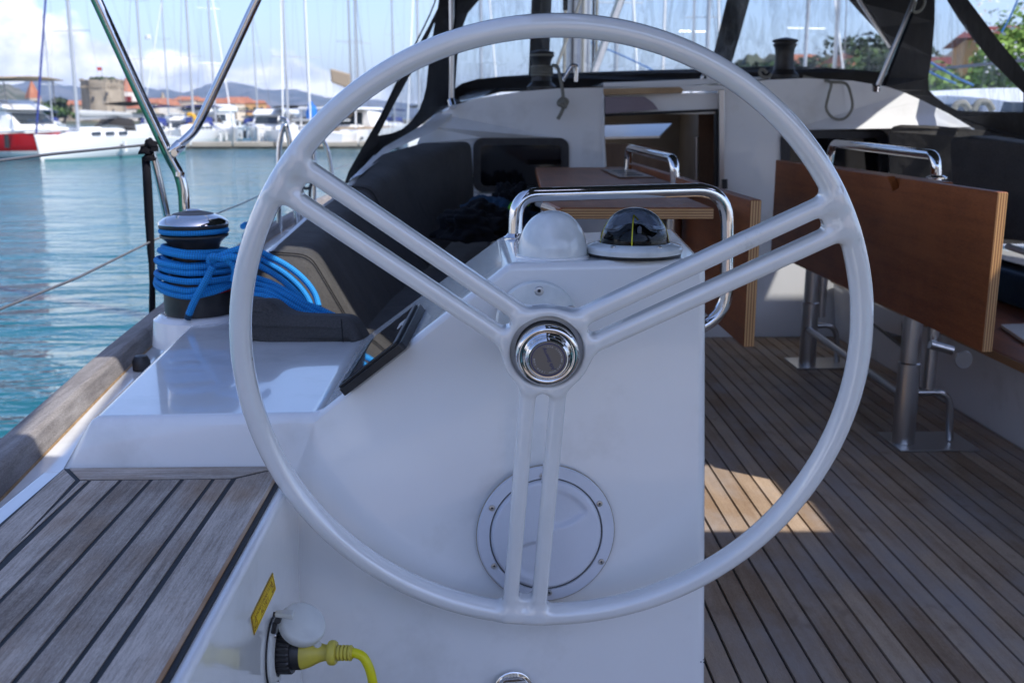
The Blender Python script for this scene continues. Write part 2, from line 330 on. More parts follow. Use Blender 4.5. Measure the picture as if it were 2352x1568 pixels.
def slab(loops, thick, tess=None):       # loops of 3-D points (first = outline, others = holes); thick = vector of extrusion
    flat = [p for lp in loops for p in lp]; t2 = tess if tess else loops
    tri = tessellate_polygon([[Vector(p) for p in lp] for lp in t2]); n = len(flat); th = np.array(thick, float)
    V = [tuple(p) for p in flat] + [tuple(np.array(p) + th) for p in flat]
    Fc = [tuple(f) for f in tri] + [tuple(i + n for i in reversed(f)) for f in tri]; o = 0
    for lp in loops:
        m = len(lp)
        for i in range(m): j = (i + 1) % m; Fc.append((o + i, o + j, o + j + n, o + i + n))
        o += m
    return V, Fc
def px_slab(loops, thick, Y=None):       # outline given in picture positions with a distance forward for each corner
    L3 = [[aty(p[0], p[1], p[2] if len(p) > 2 else Y) for p in lp] for lp in loops]
    L2 = [[(p[0], -p[1], 0) for p in lp] for lp in loops]
    return slab(L3, thick, L2)
def rrect(x0, y0, x1, y1, r, n=5):
    out = []
    for cx, cy, a0 in ((x1 - r, y0 + r, -90), (x1 - r, y1 - r, 0), (x0 + r, y1 - r, 90), (x0 + r, y0 + r, 180)):
        for k in range(n + 1): a = R(a0 + 90 * k / n); out.append((cx + r * math.cos(a), cy + r * math.sin(a)))
    return out
def loft(rows, thick=None):
    m = len(rows[0]); V = [tuple(p) for r_ in rows for p in r_]; Fc = []
    for i in range(len(rows) - 1):
        for j in range(m - 1): Fc.append((i * m + j, i * m + j + 1, (i + 1) * m + j + 1, (i + 1) * m + j))
    return V, Fc
def pillow(outline, depth, r, inset_dir=None, n=5, back=True, sub=3, loop=True):
    # outline: closed ring of 3-D points seen from the front; depth: vector to the back; r: rounding radius
    P = [np.array(p, float) for p in (smooth_path(outline, sub, True) if loop else outline)]; m = len(P); d = np.array(depth, float); L_ = np.linalg.norm(d); dn_ = d / L_
    c = np.mean(P, 0); ins = []
    for i in range(m):
        t_ = P[(i + 1) % m] - P[i - 1]; nn_ = np.cross(t_, dn_); nn_ /= np.linalg.norm(nn_) + 1e-9; ins.append(nn_)
    area = sum(np.dot(np.cross(P[i] - c, P[(i + 1) % m] - c), dn_) for i in range(m))
    sg_ = -1 if area > 0 else 1
    rings = []
    def ring_(inset, dep): rings.append([tuple(P[i] + sg_ * ins[i] * inset + dn_ * dep) for i in range(m)])
    ring_(r * 1.35, -r * .06); ring_(r * 1.15, -r * .03)
    for k in range(n + 1): a = math.pi / 2 * k / n; ring_(r * (1 - math.sin(a)), r * (1 - math.cos(a)))
    for k in range(n + 1): a = math.pi / 2 * k / n; ring_(r * (1 - math.cos(a)), L_ - r * (1 - math.sin(a)))
    V = [v for rg_ in rings for v in rg_]; Fc = []
    for i in range(len(rings) - 1):
        for k in range(m): k2 = (k + 1) % m; Fc.append((i * m + k, i * m + k2, (i + 1) * m + k2, (i + 1) * m + k))
    tri = tessellate_polygon([[Vector(v) for v in rings[0]]]); Fc += [tuple(f) for f in tri]
    o_ = (len(rings) - 1) * m; tri = tessellate_polygon([[Vector(v) for v in rings[-1]]]); Fc += [tuple(i + o_ for i in f) for f in tri]
    return V, Fc
def frame_xyz(o, ex, ey):     # map flat (u, v, w) into the place
    o = np.array(o, float); ex = np.array(ex, float); ey = np.array(ey, float); ez = np.cross(ex, ey)
    return lambda p: tuple(o + ex * p[0] + ey * p[1] + ez * p[2])

# ---------------------------------------------------------------- objects
LOC = {}
def link(o, parent=None):
    COL.objects.link(o)
    if parent is not None: o.parent = parent; LOC[o.name] = LOC.get(parent.name, (0, 0, 0))
    return o
def thing(name, label, cat, loc=(0, 0, 0), group=None):
    o = bpy.data.objects.new(name, None); o.empty_display_size = .1; COL.objects.link(o); o.location = tuple(loc); LOC[o.name] = tuple(loc)
    o['label'] = label; o['category'] = cat
    if group: o['group'] = group
    return o
def tag(o, label, cat, group=None):
    o['label'] = label; o['category'] = cat
    if group: o['group'] = group
    return o
def ob(name, geo, material, parent=None, smooth=None, bevel=0, seg=2, solid=0, subsurf=0, label=None, kind=None, fixn=True):
    V, Fc = geo[0], geo[1]; off = LOC.get(parent.name, (0, 0, 0)) if parent is not None else (0, 0, 0)
    me = bpy.data.meshes.new(name); me.from_pydata([(v[0] - off[0], v[1] - off[1], v[2] - off[2]) for v in V], [], Fc); me.materials.append(material)
    if len(geo) > 2:
        uv = me.uv_layers.new(name='UVMap'); k = 0
        for u in geo[2]:
            for q in u: uv.data[k].uv = q; k += 1
    if fixn and len(geo) < 3:
        bm = bmesh.new(); bm.from_mesh(me); bmesh.ops.recalc_face_normals(bm, faces=bm.faces); bm.to_mesh(me); bm.free()
    o = bpy.data.objects.new(name, me); link(o, parent)
    if smooth is not None:
        me.shade_smooth()
        if smooth < 170: me.set_sharp_from_angle(angle=R(smooth))
    if solid: s = o.modifiers.new('thickness', 'SOLIDIFY'); s.thickness = solid; s.offset = 0
    if bevel:
        if smooth is None: me.shade_smooth()
        s = o.modifiers.new('edges', 'BEVEL'); s.width = bevel; s.segments = seg; s.limit_method = 'ANGLE'; s.angle_limit = R(28); s.harden_normals = True
    if subsurf: s = o.modifiers.new('smooth', 'SUBSURF'); s.levels = subsurf; s.render_levels = subsurf
    if label: o['label'] = label
    if kind: o['kind'] = kind
    return o
def struct(name, geo, material, **k): return ob(name, geo, material, kind='structure', **k)
def dup(root, loc=None, rotz=None, label=None):
    def rec(o, par):
        c = o.copy(); COL.objects.link(c); c.parent = par
        for ch in o.children: rec(ch, c)
        return c
    c = rec(root, None)
    if loc is not None: c.location = loc
    if rotz is not None: c.rotation_euler = (0, 0, rotz)
    if label: c['label'] = label
    return c
def text_geo(s, size, to3, align='CENTER', depth=.0003, shear=0, spacing=1.0):
    cu = bpy.data.curves.new('t', 'FONT'); cu.body = s; cu.size = size; cu.align_x = align; cu.align_y = 'CENTER'; cu.extrude = depth; cu.shear = shear; cu.space_character = spacing
    cu.resolution_u = 3
    o = bpy.data.objects.new('t', cu); COL.objects.link(o); bpy.context.view_layer.update()
    dg = bpy.context.evaluated_depsgraph_get(); me = bpy.data.meshes.new_from_object(o.evaluated_get(dg))
    V = [to3(tuple(v.co)) for v in me.vertices]; Fc = [tuple(p.vertices) for p in me.polygons]
    bpy.data.objects.remove(o); bpy.data.curves.remove(cu); bpy.data.meshes.remove(me); return V, Fc
def arc_text(s, size, radius, a0, da, to3):
    parts = []
    for i, ch in enumerate(s):
        if ch == ' ': continue
        a = a0 + da * i; ca, sa = math.cos(a), math.sin(a)
        parts.append(text_geo(ch, size, lambda p, ca=ca, sa=sa: to3((radius * ca + p[0] * sa + p[1] * ca, radius * sa - p[0] * ca + p[1] * sa, p[2]))))
    return join(*parts)
# ================================================================= our own yacht : decks and mouldings (the setting)
SZ = .535                        # shelf height
T1, T2, T3, T4 = (.040, 1.580, .779), (.356, 1.617, .779), (.392, 2.08, .779), (.036, 1.965, .779)
S2, S3 = (-.268, 1.590, SZ), (-.264, 2.143, SZ)
SL = (-.624, 1.578, SZ); FL = (-.70, 2.62, SZ); FR = (-.52, 2.62, SZ)
K1 = (-.672, 1.562, .455); KR = (-.298, 1.552, .455)
B1, B2 = (-.298, 1.49, -.01), (.372, 1.548, -.01)
GL, GR, G2, GT3, GT4 = (-.72, 2.62, .42), (-.52, 2.62, -.01), (-.264, 2.143, -.01), (.392, 2.08, -.01), (.036, 1.965, -.01)
V = [T1, T2, T3, T4, S2, S3, SL, FL, FR, K1, KR, B1, B2, GL, GR, G2, GT3, GT4, (-.672, 1.562, -.01), (-.72, 2.62, -.01)]
Fc = [(0, 1, 2, 3), (4, 0, 3, 5), (6, 4, 5, 8, 7), (9, 10, 4, 6), (10, 11, 12, 1, 0, 4), (1, 12, 16, 2), (3, 2, 16, 17), (5, 3, 17, 15), (8, 5, 15, 14),
      (9, 6, 7, 13), (7, 8, 14, 19, 13), (9, 18, 11, 10), (18, 9, 13, 19), (18, 19, 14, 15, 17, 16, 12, 11)]
helm = thing('helm_console', 'glossy white moulded helm console and coaming behind the steering wheel', 'helm console', (.1, 1.6, 0))
ob('console_body', (V, Fc), M['gel'], helm, bevel=.014, seg=4)
NA = np.cross(np.array(B2) - np.array(T2), np.array(T1) - np.array(T2)); NA /= np.linalg.norm(NA)
if NA[1] > 0: NA = -NA                                  # outward normal of the aft face
EX = np.array(T2) - np.array(T1); EX /= np.linalg.norm(EX); EY = np.cross(NA, EX); EX = np.cross(EY, NA)
if EY[2] < 0: EY = -EY
def onface(px, py, off=0.): return atp(px, py, np.array(T1) + NA * off, NA)
# round plate behind the wheel with countersunk screws
pc = onface(1232, 735); pc = np.array([.083, 0, .686]); pc[1] = T1[1] - (NA[0] * (pc[0] - T1[0]) + NA[2] * (pc[2] - T1[2])) / NA[1]
ob('bearing_plate', lathe([(.058, 0), (.0655, 0), (.066, .003), (.0625, .0075), (.060, .0078), (.0, .0078)], pc, 48, NA), M['dome_white'], helm, smooth=30)
ob('wheel_shaft', lathe([(.022, 0), (.022, .12), (.0, .12)], pc, 24, NA), M['satin'], helm, smooth=40)
def screw(c, n, r, parent, k='hex'):
    n = np.array(n)
    s = ob('screw', lathe([(r, 0), (r, .001), (r * .86, .0022), (r * .42, .0024), (r * .40, .0006), (0, .0006)], c, 20, n), M['satin'], parent, smooth=30)
    ob('socket', lathe([(r * .38, 0), (r * .38, .0012), (0, .0012)], np.array(c) , 6 if k == 'hex' else 4, n), M['black'], s)
    return s
for px, py in ((1238, 668), (1163, 712), (1163, 800), (1310, 712)): screw(onface(px, py, .0078), NA, .0075, helm)
# inspection hatch
hc = onface(1254, 1224)
f3 = frame_xyz(hc, EX, EY)
hp = thing('inspection_hatch', 'round white screw-in inspection hatch low on the console face', 'hatch', hc)
ob('hatch_ring', lathe([(.092, 0), (.1115, 0), (.1125, .002), (.1105, .0052), (.093, .0055), (.0922, .0015)], hc, 72, NA), M['white_plastic'], hp, smooth=30)
ob('sealant', lathe([(.1118, 0), (.1140, 0), (.1136, .0016), (.1118, .0018)], hc, 60, NA), M['quay'], hp, smooth=60)
ob('joint', lathe([(.0908, 0), (.0922, 0), (.0922, .0038), (.0908, .0040)], hc, 72, NA), M['sail_grey'], hp)
def lid_geo():
    # polar grid with two finger recesses pressed in
    V, Fc = [], []; nr, na = 34, 120
    def dent(u, v):
        d = 0
        for sg in (1, -1):
            a, b_ = u * sg, v * sg
            # leaf shaped recess in the upper right and lower left
            x, y = a - .034, b_ - .026; s, t_ = (x * .80 + y * -.60), (x * .60 + y * .80)
            # inside the arc of radius .078 and above a curved lip
            lip = b_ - (.004 + .30 * max(a - .01, 0) ** 1.0 * 1.0 + 14 * (a - .03) ** 2 * .6)
            rr_ = math.hypot(a, b_)
            q = min(lip, .078 - rr_, (a + .002) * .9)
            k = max(0, min(1, q / .010)); d = max(d, k * k * (3 - 2 * k) * .0085 * max(0, min(1, (1.15 - lip / .075))))
        return d
    for i in range(nr + 1):
        r_ = .0903 * i / nr
        for k in range(na):
            a = 2 * math.pi * k / na; u, v = r_ * math.cos(a), r_ * math.sin(a)
            V.append(f3((u, v, (.0092 if i < nr - 1 else .0080 if i < nr else .003) - dent(u, v))))
    for i in range(nr):
        for k in range(na):
            k2 = (k + 1) % na; Fc.append((i * na + k, i * na + k2, (i + 1) * na + k2, (i + 1) * na + k))
    return V, Fc
# frame_xyz's third axis is EX x EY = outward or inward : make it outward
if np.dot(np.cross(EX, EY), NA) < 0:
    f3 = (lambda o_, ex, ey, ez: (lambda p: tuple(o_ + ex * p[0] + ey * p[1] + ez * p[2])))(hc, EX, EY, NA)
lid = ob('hatch_lid', lid_geo(), M['white_plastic'], hp, smooth=180, fixn=False)
def rot_to(f, a, ox, oy, oz):
    ca, sa = math.cos(a), math.sin(a); return lambda p: f((ox + p[0] * ca - p[1] * sa, oy + p[0] * sa + p[1] * ca, oz + p[2]))
ob('lettering', text_geo('CLOSE', .013, rot_to(f3, R(-32), .036, .048, .0008), depth=.0008, spacing=1.15), M['white_plastic'], lid)
ob('arrow_mark', join(*[(lambda g: ([rot_to(f3, R(-38), .030, .038, .0010)(p) for p in g[0]], g[1]))(g) for g in (box(-.015, .012, -.0006, .0006, 0, .0008), ([(.012, -.004, 0), (.018, 0, 0), (.012, .004, 0), (.012, -.004, .0008), (.018, 0, .0008), (.012, .004, .0008)], [(0, 1, 2), (5, 4, 3), (0, 3, 4, 1), (1, 4, 5, 2), (2, 5, 3, 0)]))]), M['white_plastic'], lid)
ob('lettering', text_geo('OPEN', .013, rot_to(f3, R(148), -.036, -.048, .0008), depth=.0008, spacing=1.15), M['white_plastic'], lid)
for px, py in ((1130, 1166), (1135, 1299), (1261, 1360), (1381, 1289), (1377, 1156), (1246, 1092)): screw(onface(px, py, .0052), NA, .0052, hp, 'cross')
# little chips at the lower corner of the console
ch = thing('gelcoat_chips', 'three tiny dark chips near the right edge low on the console', 'chips', onface(1612, 1518))
for px, py, r_ in ((1610, 1519, .0012), (1616, 1514, .0011), (1617, 1520, .0015)): ob('chip', lathe([(r_, 0), (r_ * .7, .0006), (0, .0007)], onface(px, py), 7, NA), M['black'], ch)
# polished padeye at the very bottom
pe = thing('padeye', 'polished steel padeye low on the console at the bottom edge', 'padeye', onface(1178, 1560))
o3 = onface(1178, 1586)
ob('loop', tube(round_path([o3 - EX * .023 , o3 - EX * .023 + EY * .020 + NA * .02, o3 + EX * .023 + EY * .020 + NA * .02, o3 + EX * .023], .018), .0048, 14), M['chrome'], pe, smooth=60)
ob('backing_plate', lathe([(.034, 0), (.034, .002), (.032, .003), (0, .003)], o3, 40, NA), M['chrome'], pe, smooth=30)

# sloping chartplotter on the left bevel of the console
PN = np.cross(np.array(T4) - np.array(T1), np.array(S2) - np.array(T1)); PN /= np.linalg.norm(PN)
if PN[2] < 0: PN = -PN
def onsl(px, py, off): return atp(px, py, np.array(T1) + PN * off, PN)
cq = [onsl(px, py, .017) for px, py in ((776.6, 889.5), (911.2, 785.1), (920.2, 730.6), (801.6, 819.7))]   # near-low, near-high, far-high, far-low
pl_ex = cq[1] - cq[0]; Lw = np.linalg.norm(pl_ex); pl_ex = pl_ex / Lw; pl_ey = np.cross(PN, pl_ex); pl_w = np.dot(cq[3] - cq[0], pl_ey)
fp = lambda p: tuple(cq[0] + pl_ex * p[0] + pl_ey * p[1] + PN * p[2])
pw = abs(pl_w); sg = 1 if pl_w > 0 else -1
fp = lambda p: tuple(cq[0] + pl_ex * p[0] + pl_ey * sg * p[1] + PN * p[2])
pt = thing('chart_display', 'black navigation display with dark glossy screen on the sloping side of the console', 'display', cq[0])
def mp_(g): return ([fp(p) for p in g[0]], g[1])
ob('case', mp_(slab([[(x, y, -.0168) for x, y in rrect(-.002, -.004, Lw + .006, pw + .004, .008)]], (0, 0, .0128))), M['black'], pt, bevel=.0015)
ob('bezel', mp_(slab([[(x, y, -.0032) for x, y in rrect(.0, .0, Lw, pw, .005)]], (0, 0, .0034))), M['rubber'], pt, bevel=.0008)
ob('screen', mp_(slab([[(x, y, .0005) for x, y in rrect(Lw * .20, .006, Lw * .93, pw - .004, .002)]], (0, 0, .0006))), M['screen'], pt)
ob('end_trim', mp_(slab([[(x, y, .0005) for x, y in rrect(Lw * .935, .003, Lw * .995, pw - .003, .003)]], (0, 0, .0010))), M['sail_grey'], pt, bevel=.0005)
for i in range(5):
    y0 = .010 + (pw - .016) * i / 5
    kb = ob('button', mp_(slab([[(x, y, .0004) for x, y in rrect(Lw * .045, y0, Lw * .17, y0 + (pw - .016) / 5 - .004, .003)]], (0, 0, .0013))), M['black'], pt, bevel=.0004)
    ob('print_mark', mp_(box(Lw * .10, Lw * .115, y0 + .006, y0 + .0085, .0017, .0020)), M['silverprint'], kb)
def fpt(p): return fp((Lw * .865 - p[1], pw * .38 - p[0] * sg * -1 * -1, .0012 + p[2])) if False else fp((Lw * .875 + p[1] * -1, pw * .44 + p[0] * -1, .0014 + p[2]))
lg = ob('lettering', text_geo('B&G', .020, lambda p: fp((Lw * .872 + p[1], pw * .56 - p[0], .0014 + p[2]))), M['silverprint'], pt)

# grab rail over the instruments
def gp(px, py, Y): return aty(px, py, Y)
gz = .779
gl0 = np.array([.052, 1.93, .775]); gl0[0] = aty(1183, 545, 1.93)[0]
gt0, gt1 = aty(1192, 449, 1.93), aty(1668, 432, 2.06)
gr0 = aty(1672, 640, 2.06)
gr = thing('grab_rail', 'polished steel grab rail arching over compass and dome', 'grab rail', gl0)
path = round_path([gl0, (gl0[0] + .004, 1.93, gt0[2]), (gr0[0] - .008, 2.06, gt1[2] - .002), (gr0[0], 2.06, .60), (.385, 2.04, .555)], .075, 9)
ob('rail_tube', tube(path, .0135, 24), M['chrome'], gr, smooth=60)
ob('rail_foot', lathe([(.022, 0), (.022, .003), (.017, .006), (.0138, .010)], (gl0[0], 1.93, .777), 32), M['chrome'], gr, smooth=40)

# milky dome and compass
dc = atz(1269, 588, gz)
dm = thing('plastic_dome', 'milky white plastic dome beside the compass on the console top', 'dome', dc)
rD = .0570
ob('dome_shell', lathe([(rD * 1.015, 0), (rD * 1.02, .004)] + [(rD * math.cos(a) ** .9, .004 + .070 * math.sin(a)) for a in np.linspace(0, math.pi / 2, 22)], dc, 64), M['dome_white'], dm, smooth=60)
ob('dome_base', lathe([(.061, 0), (.060, .003), (.056, .0045), (0, .0045)], dc, 64), M['gel'], dm, smooth=40)
cc = atz(1456, 580, gz + .004); cc[2] = gz
cp = thing('compass', 'dark domed steering compass with yellow lubber lines on a white flange', 'compass', cc)
ob('flange', lathe([(.074, 0), (.0755, .004), (.0790, .006), (.0795, .013), (.077, .0165), (.063, .0215), (.0585, .022), (.0580, .012), (0, .012)], cc, 72), M['dome_white'], cp, smooth=35)
ob('gasket', lathe([(.0762, .0), (.0772, .0035), (.0770, .0062), (.074, .0064)], cc, 60), M['rubber'], cp, smooth=40)
ob('bowl', lathe([(.055, .013), (.0545, .016), (.040, .0165), (.0385, .020), (0, .0205)], cc, 60), M['black'], cp, smooth=40)
card = ob('compass_card', lathe([(.043, .026), (.045, .030), (.041, .0335), (.022, .036), (.010, .045), (0, .046)], cc, 60), M['screen'], cp, smooth=40)
ob('glass_dome', lathe([(.0565, .018)] + [(.0565 * math.cos(a) ** .93, .018 + .060 * math.sin(a)) for a in np.linspace(.02, math.pi / 2, 26)], cc, 72), M['glass'], cp, smooth=80)
def arcline(az, r=.0556, z0=.022, z1=.95):
    return [cc + np.array([math.sin(az) * r * math.cos(a) ** .93, -math.cos(az) * r * math.cos(a) ** .93, .018 + .0585 * math.sin(a)]) for a in np.linspace(.05, z1, 9)]
for az, z1 in ((R(-12), 1.02), (R(82), .9), (R(-84), .9)): ob('lubber_line', tube(arcline(az, z1=z1), .0014, 6), M['buoy_yellow'] if 0 else M['yellow_cable'], cp)
p9 = arcline(R(-12), z1=1.02)[-1]
ob('lubber_line', tube([p9, p9 + np.array([.0075, .002, -.010])], .0014, 6), M['yellow_cable'], cp)
ob('pivot', lathe([(.003, .03), (.003, .052), (.0, .055)], cc + np.array([.004, -.02, -.008]), 10), M['silverprint'], cp, smooth=40)
for az in (R(-38), R(28), R(150), R(-150)):
    q = cc + np.array([math.sin(az) * .0675, -math.cos(az) * .0675, .0193]); screw(q, (math.sin(az) * .3, -math.cos(az) * .3, .95), .0040, cp, 'cross')

# ================================================================= steering wheel : one smooth casting built from a distance field
WC = np.array([.0971, 1.416, .6787]); tl, yw = -.1235, -.009
WN = np.array([math.sin(yw) * math.cos(tl), -math.cos(yw) * math.cos(tl), math.sin(tl)])
WE1 = np.cross(WN, [0, 0, 1]); WE1 /= np.linalg.norm(WE1); WE1 = WE1 if WE1[0] > 0 else -WE1
WE2 = np.cross(WN, WE1); WE2 = WE2 if WE2[2] > 0 else -WE2
w3 = lambda p: tuple(WC + WE1 * p[0] + WE2 * p[1] + WN * p[2])
RW, HO = .4395, np.array([-.0085, .0005])
SPK = [R(145.2), R(26.5), R(-95.0)]
def smin(a, b, k): h = np.clip(.5 + .5 * (b - a) / k, 0, 1); return b * (1 - h) + a * h - k * h * (1 - h)
def smax(a, b, k): return -smin(-a, -b, k)
def wsdf(P):
    x, y, z = P[:, 0], P[:, 1], P[:, 2]; rr_ = np.hypot(x, y)
    q0, q1 = (rr_ - RW) / .0152, z / .0185
    d = ((np.abs(q0) ** 2.3 + np.abs(q1) ** 2.3) ** (1 / 2.3) - 1) * .0152
    hx, hy = x - HO[0], y - HO[1]; rh = np.hypot(hx, hy)
    hub = smax(np.maximum(rh - .061, np.abs(z + .001) - .0165), -9 + 0 * z, .004)
    bars = None
    for a in SPK:
        tx, ty = RW * math.cos(a) - HO[0], RW * math.sin(a) - HO[1]; Ln = math.hypot(tx, ty); tx /= Ln; ty /= Ln
        s = hx * tx + hy * ty; t = -hx * ty + hy * tx
        for sg_ in (1, -1):
            off = .0216 + .0006 * (s / Ln)
            a0 = np.abs(t - sg_ * off) - .0034; a1 = np.abs(z) - .0068
            cs = np.hypot(np.maximum(a0 / 1.0, 0), np.maximum(a1, 0)) + np.minimum(np.maximum(a0, a1), 0) - .0084
            b_ = np.maximum(cs, np.maximum(.045 - s, s - Ln))
            bars = b_ if bars is None else smin(bars, b_, .003)
        web = np.maximum(np.maximum(np.abs(t) - .022, np.abs(z) - .011), np.maximum((Ln - .030) - s, s - Ln)); bars = smin(bars, web, .009)
    hw = np.maximum(rh - .063, np.abs(z) - .012)
    body = smin(bars, hw, .016); body = smin(body, hub, .006)
    # wide shallow dish round the bore, then the bore
    dish = smax(rh - .0515, .0055 - z, .004); body = smax(body, -dish, .006)
    d = smin(d, body, .014)
    return smax(d, .0435 - rh, .003)
def surface_nets(f, lo, hi, h):
    ax = [np.arange(lo[i], hi[i] + h, h) for i in range(3)]
    n = [len(a) for a in ax]; G = np.stack(np.meshgrid(*ax, indexing='ij'), -1).reshape(-1, 3)
    v = np.concatenate([f(G[i:i + 400000]) for i in range(0, len(G), 400000)]).reshape(n)
    s = v < 0; cnt = np.zeros([k - 1 for k in n]); acc = np.zeros([k - 1 for k in n] + [3])
    for axs in range(3):
        sl0 = [slice(None)] * 3; sl1 = [slice(None)] * 3; sl0[axs] = slice(0, -1); sl1[axs] = slice(1, None)
        a, b_ = v[tuple(sl0)], v[tuple(sl1)]; cross = (a < 0) != (b_ < 0); t = np.where(cross, a / (a - b_ + 1e-20), 0)
        o1, o2 = [i for i in range(3) if i != axs]
        for d1 in (0, 1):
            for d2 in (0, 1):
                ss = [slice(None)] * 3; ss[o1] = slice(d1, n[o1] - 1 + d1); ss[o2] = slice(d2, n[o2] - 1 + d2); ss = tuple(ss)
                c = cross[ss]; cnt += c; pos = np.zeros(c.shape + (3,)); pos[..., axs] = t[ss]; pos[..., o1] = d1; pos[..., o2] = d2; acc += pos * c[..., None]
    act = cnt > 0; idx = -np.ones(act.shape, int); idx[act] = np.arange(act.sum())
    ijk = np.argwhere(act); P = (ijk + acc[act] / cnt[act][:, None]) * h + np.array(lo)
    quads = []
    for axs in range(3):
        sl0 = [slice(None)] * 3; sl1 = [slice(None)] * 3; sl0[axs] = slice(0, -1); sl1[axs] = slice(1, None)
        cr_ = s[tuple(sl0)] != s[tuple(sl1)]; inside = s[tuple(sl0)]
        o1, o2 = [(1, 2), (2, 0), (0, 1)][axs]; e = np.argwhere(cr_); e = e[(e[:, o1] > 0) & (e[:, o2] > 0) & (e[:, o1] < n[o1] - 1) & (e[:, o2] < n[o2] - 1)]
        def g(a, b_): q = e.copy(); q[:, o1] -= a; q[:, o2] -= b_; return idx[q[:, 0], q[:, 1], q[:, 2]]
        Q = np.stack([g(1, 1), g(0, 1), g(0, 0), g(1, 0)], 1); ins = inside[e[:, 0], e[:, 1], e[:, 2]]; Q[~ins] = Q[~ins][:, ::-1]; quads.append(Q)
    Q = np.concatenate(quads)
    def grad(P_, e_=4e-4):
        g_ = np.stack([(f(P_ + np.eye(3)[i] * e_) - f(P_ - np.eye(3)[i] * e_)) for i in range(3)], 1) / (2 * e_); return g_
    for _ in range(3):
        g_ = grad(P); g2_ = (g_ ** 2).sum(1); P = P - np.clip((f(P) / np.maximum(g2_, .2)), -.003, .003)[:, None] * g_
    E_ = np.concatenate([Q[:, [0, 1]], Q[:, [1, 2]], Q[:, [2, 3]], Q[:, [3, 0]]]); nP = len(P)
    def avg(A):
        S_ = np.zeros_like(A); c_ = np.zeros(nP)
        for a, b_ in ((0, 1), (1, 0)):
            for k in range(3): S_[:, k] += np.bincount(E_[:, a], A[E_[:, b_], k], nP)
            c_ += np.bincount(E_[:, a], minlength=nP)
        return S_ / c_[:, None]
    for lam in (.5, -.52, .5, -.52, .5, -.52, .5, -.52): P = P + lam * (avg(P) - P)
    fn = np.cross(P[Q[:, 2]] - P[Q[:, 0]], P[Q[:, 3]] - P[Q[:, 1]]); vn = np.zeros_like(P)
    for j in range(4):
        for k in range(3): vn[:, k] += np.bincount(Q[:, j], fn[:, k], nP)
    vn /= np.linalg.norm(vn, axis=1)[:, None] + 1e-12
    g_ = grad(P, 1e-3); vn *= np.sign((vn * g_).sum(1))[:, None]
    for _ in range(2): vn = vn + avg(vn); vn /= np.linalg.norm(vn, axis=1)[:, None] + 1e-12
    return P, Q, vn
P, Q, GN = surface_nets(wsdf, (-.47, -.47, -.024), (.47, .47, .024), .0026)
wh = thing('steering_wheel', 'large white three-spoke steering wheel with paired bars and chrome hub', 'steering wheel', WC)
cen = P[Q].mean(1); rr_ = np.hypot(cen[:, 0], cen[:, 1]); ang = np.arctan2(cen[:, 1] - HO[1], cen[:, 0] - HO[0])
dist = np.stack([np.abs((ang - a + math.pi) % (2 * math.pi) - math.pi) for a in SPK]); which = dist.argmin(0)
reg = np.where(rr_ > RW - .0175, 0, np.where(np.hypot(cen[:, 0] - HO[0], cen[:, 1] - HO[1]) < .0665, 1, 2 + which))
W3 = WC + P[:, :1] * WE1 + P[:, 1:2] * WE2 + P[:, 2:] * WN; N3 = GN[:, :1] * WE1 + GN[:, 1:2] * WE2 + GN[:, 2:] * WN
handed = np.dot(np.cross(WE1, WE2), WN)
for k, nm in enumerate(('rim', 'hub', 'spoke', 'spoke', 'spoke')):
    q = Q[reg == k]; used = np.unique(q); mp_i = -np.ones(len(P), int); mp_i[used] = np.arange(len(used)); q = mp_i[q]
    if handed < 0: q = q[:, ::-1]
    me = bpy.data.meshes.new(nm); me.from_pydata((W3[used] - WC).tolist(), [], q.tolist()); me.materials.append(M['wheel']); me.shade_smooth()
    me.normals_split_custom_set_from_vertices(N3[used].tolist()); o = bpy.data.objects.new(nm, me); link(o, wh)
hcW = np.array(w3((HO[0], HO[1], 0)))
ob('bore_ring', lathe([(.0425, -.014), (.0445, -.012), (.0448, .002), (.0442, .006), (.0420, .008), (.0408, .010)], hcW, 64, WN), M['rubber'], wh, smooth=40)
for h0 in (.0085, .0135, .018):
    ob('hub_groove_ring', lathe([(.0395, h0 - .002), (.0432, h0 - .0008), (.0436, h0 + .001), (.0428, h0 + .0026), (.0395, h0 + .003)], hcW, 64, WN), M['darksteel'], wh, smooth=60)
cap = ob('hub_cap', lathe([(.0400, .018), (.0440, .0205), (.0452, .0235), (.0447, .0285), (.0425, .0325), (.0395, .0340), (.0368, .0337), (.0350, .0325), (.0335, .0335), (.0318, .0372), (.0290, .0425), (.0272, .0440), (.0262, .0437), (0, .0437)], hcW, 96, WN), M['chrome'], wh, smooth=50)
ob('badge', lathe([(.0255, .0437), (.0255, .0441), (0, .0441)], hcW, 64, WN), M['badge'], cap, smooth=30)
b3 = lambda p: tuple(hcW + WE1 * p[0] + WE2 * p[1] + WN * (p[2] + .0443))
ob('badge_ring', join(*[([b3(v) for v in g[0]], g[1]) for g in [loft([[(r_ * math.cos(a), r_ * math.sin(a), 0) for a in np.linspace(0, 2 * math.pi, 61)] for r_ in (.0228, .0238)])]]), M['blueprint'], cap)
ra = R(-66)     # the badge is turned, the script runs downwards to the right
rb = lambda ox, oy: (lambda p: b3((ox + p[0] * math.cos(ra) - p[1] * math.sin(ra), oy + p[0] * math.sin(ra) + p[1] * math.cos(ra), p[2])))
ra = R(114)
ob('lettering', text_geo('Jefa Steering', .0070, rb(.0005, .0008), shear=.35, depth=.00008), M['blueprint'], cap)
ob('lettering', arc_text('WWW.JEFA.COM', .0033, .0190, R(-60), R(-11), b3), M['silverprint'], cap)
ob('lettering', arc_text('JEFA STEERING APS', .0030, .0190, R(100), R(-9), b3), M['silverprint'], cap)
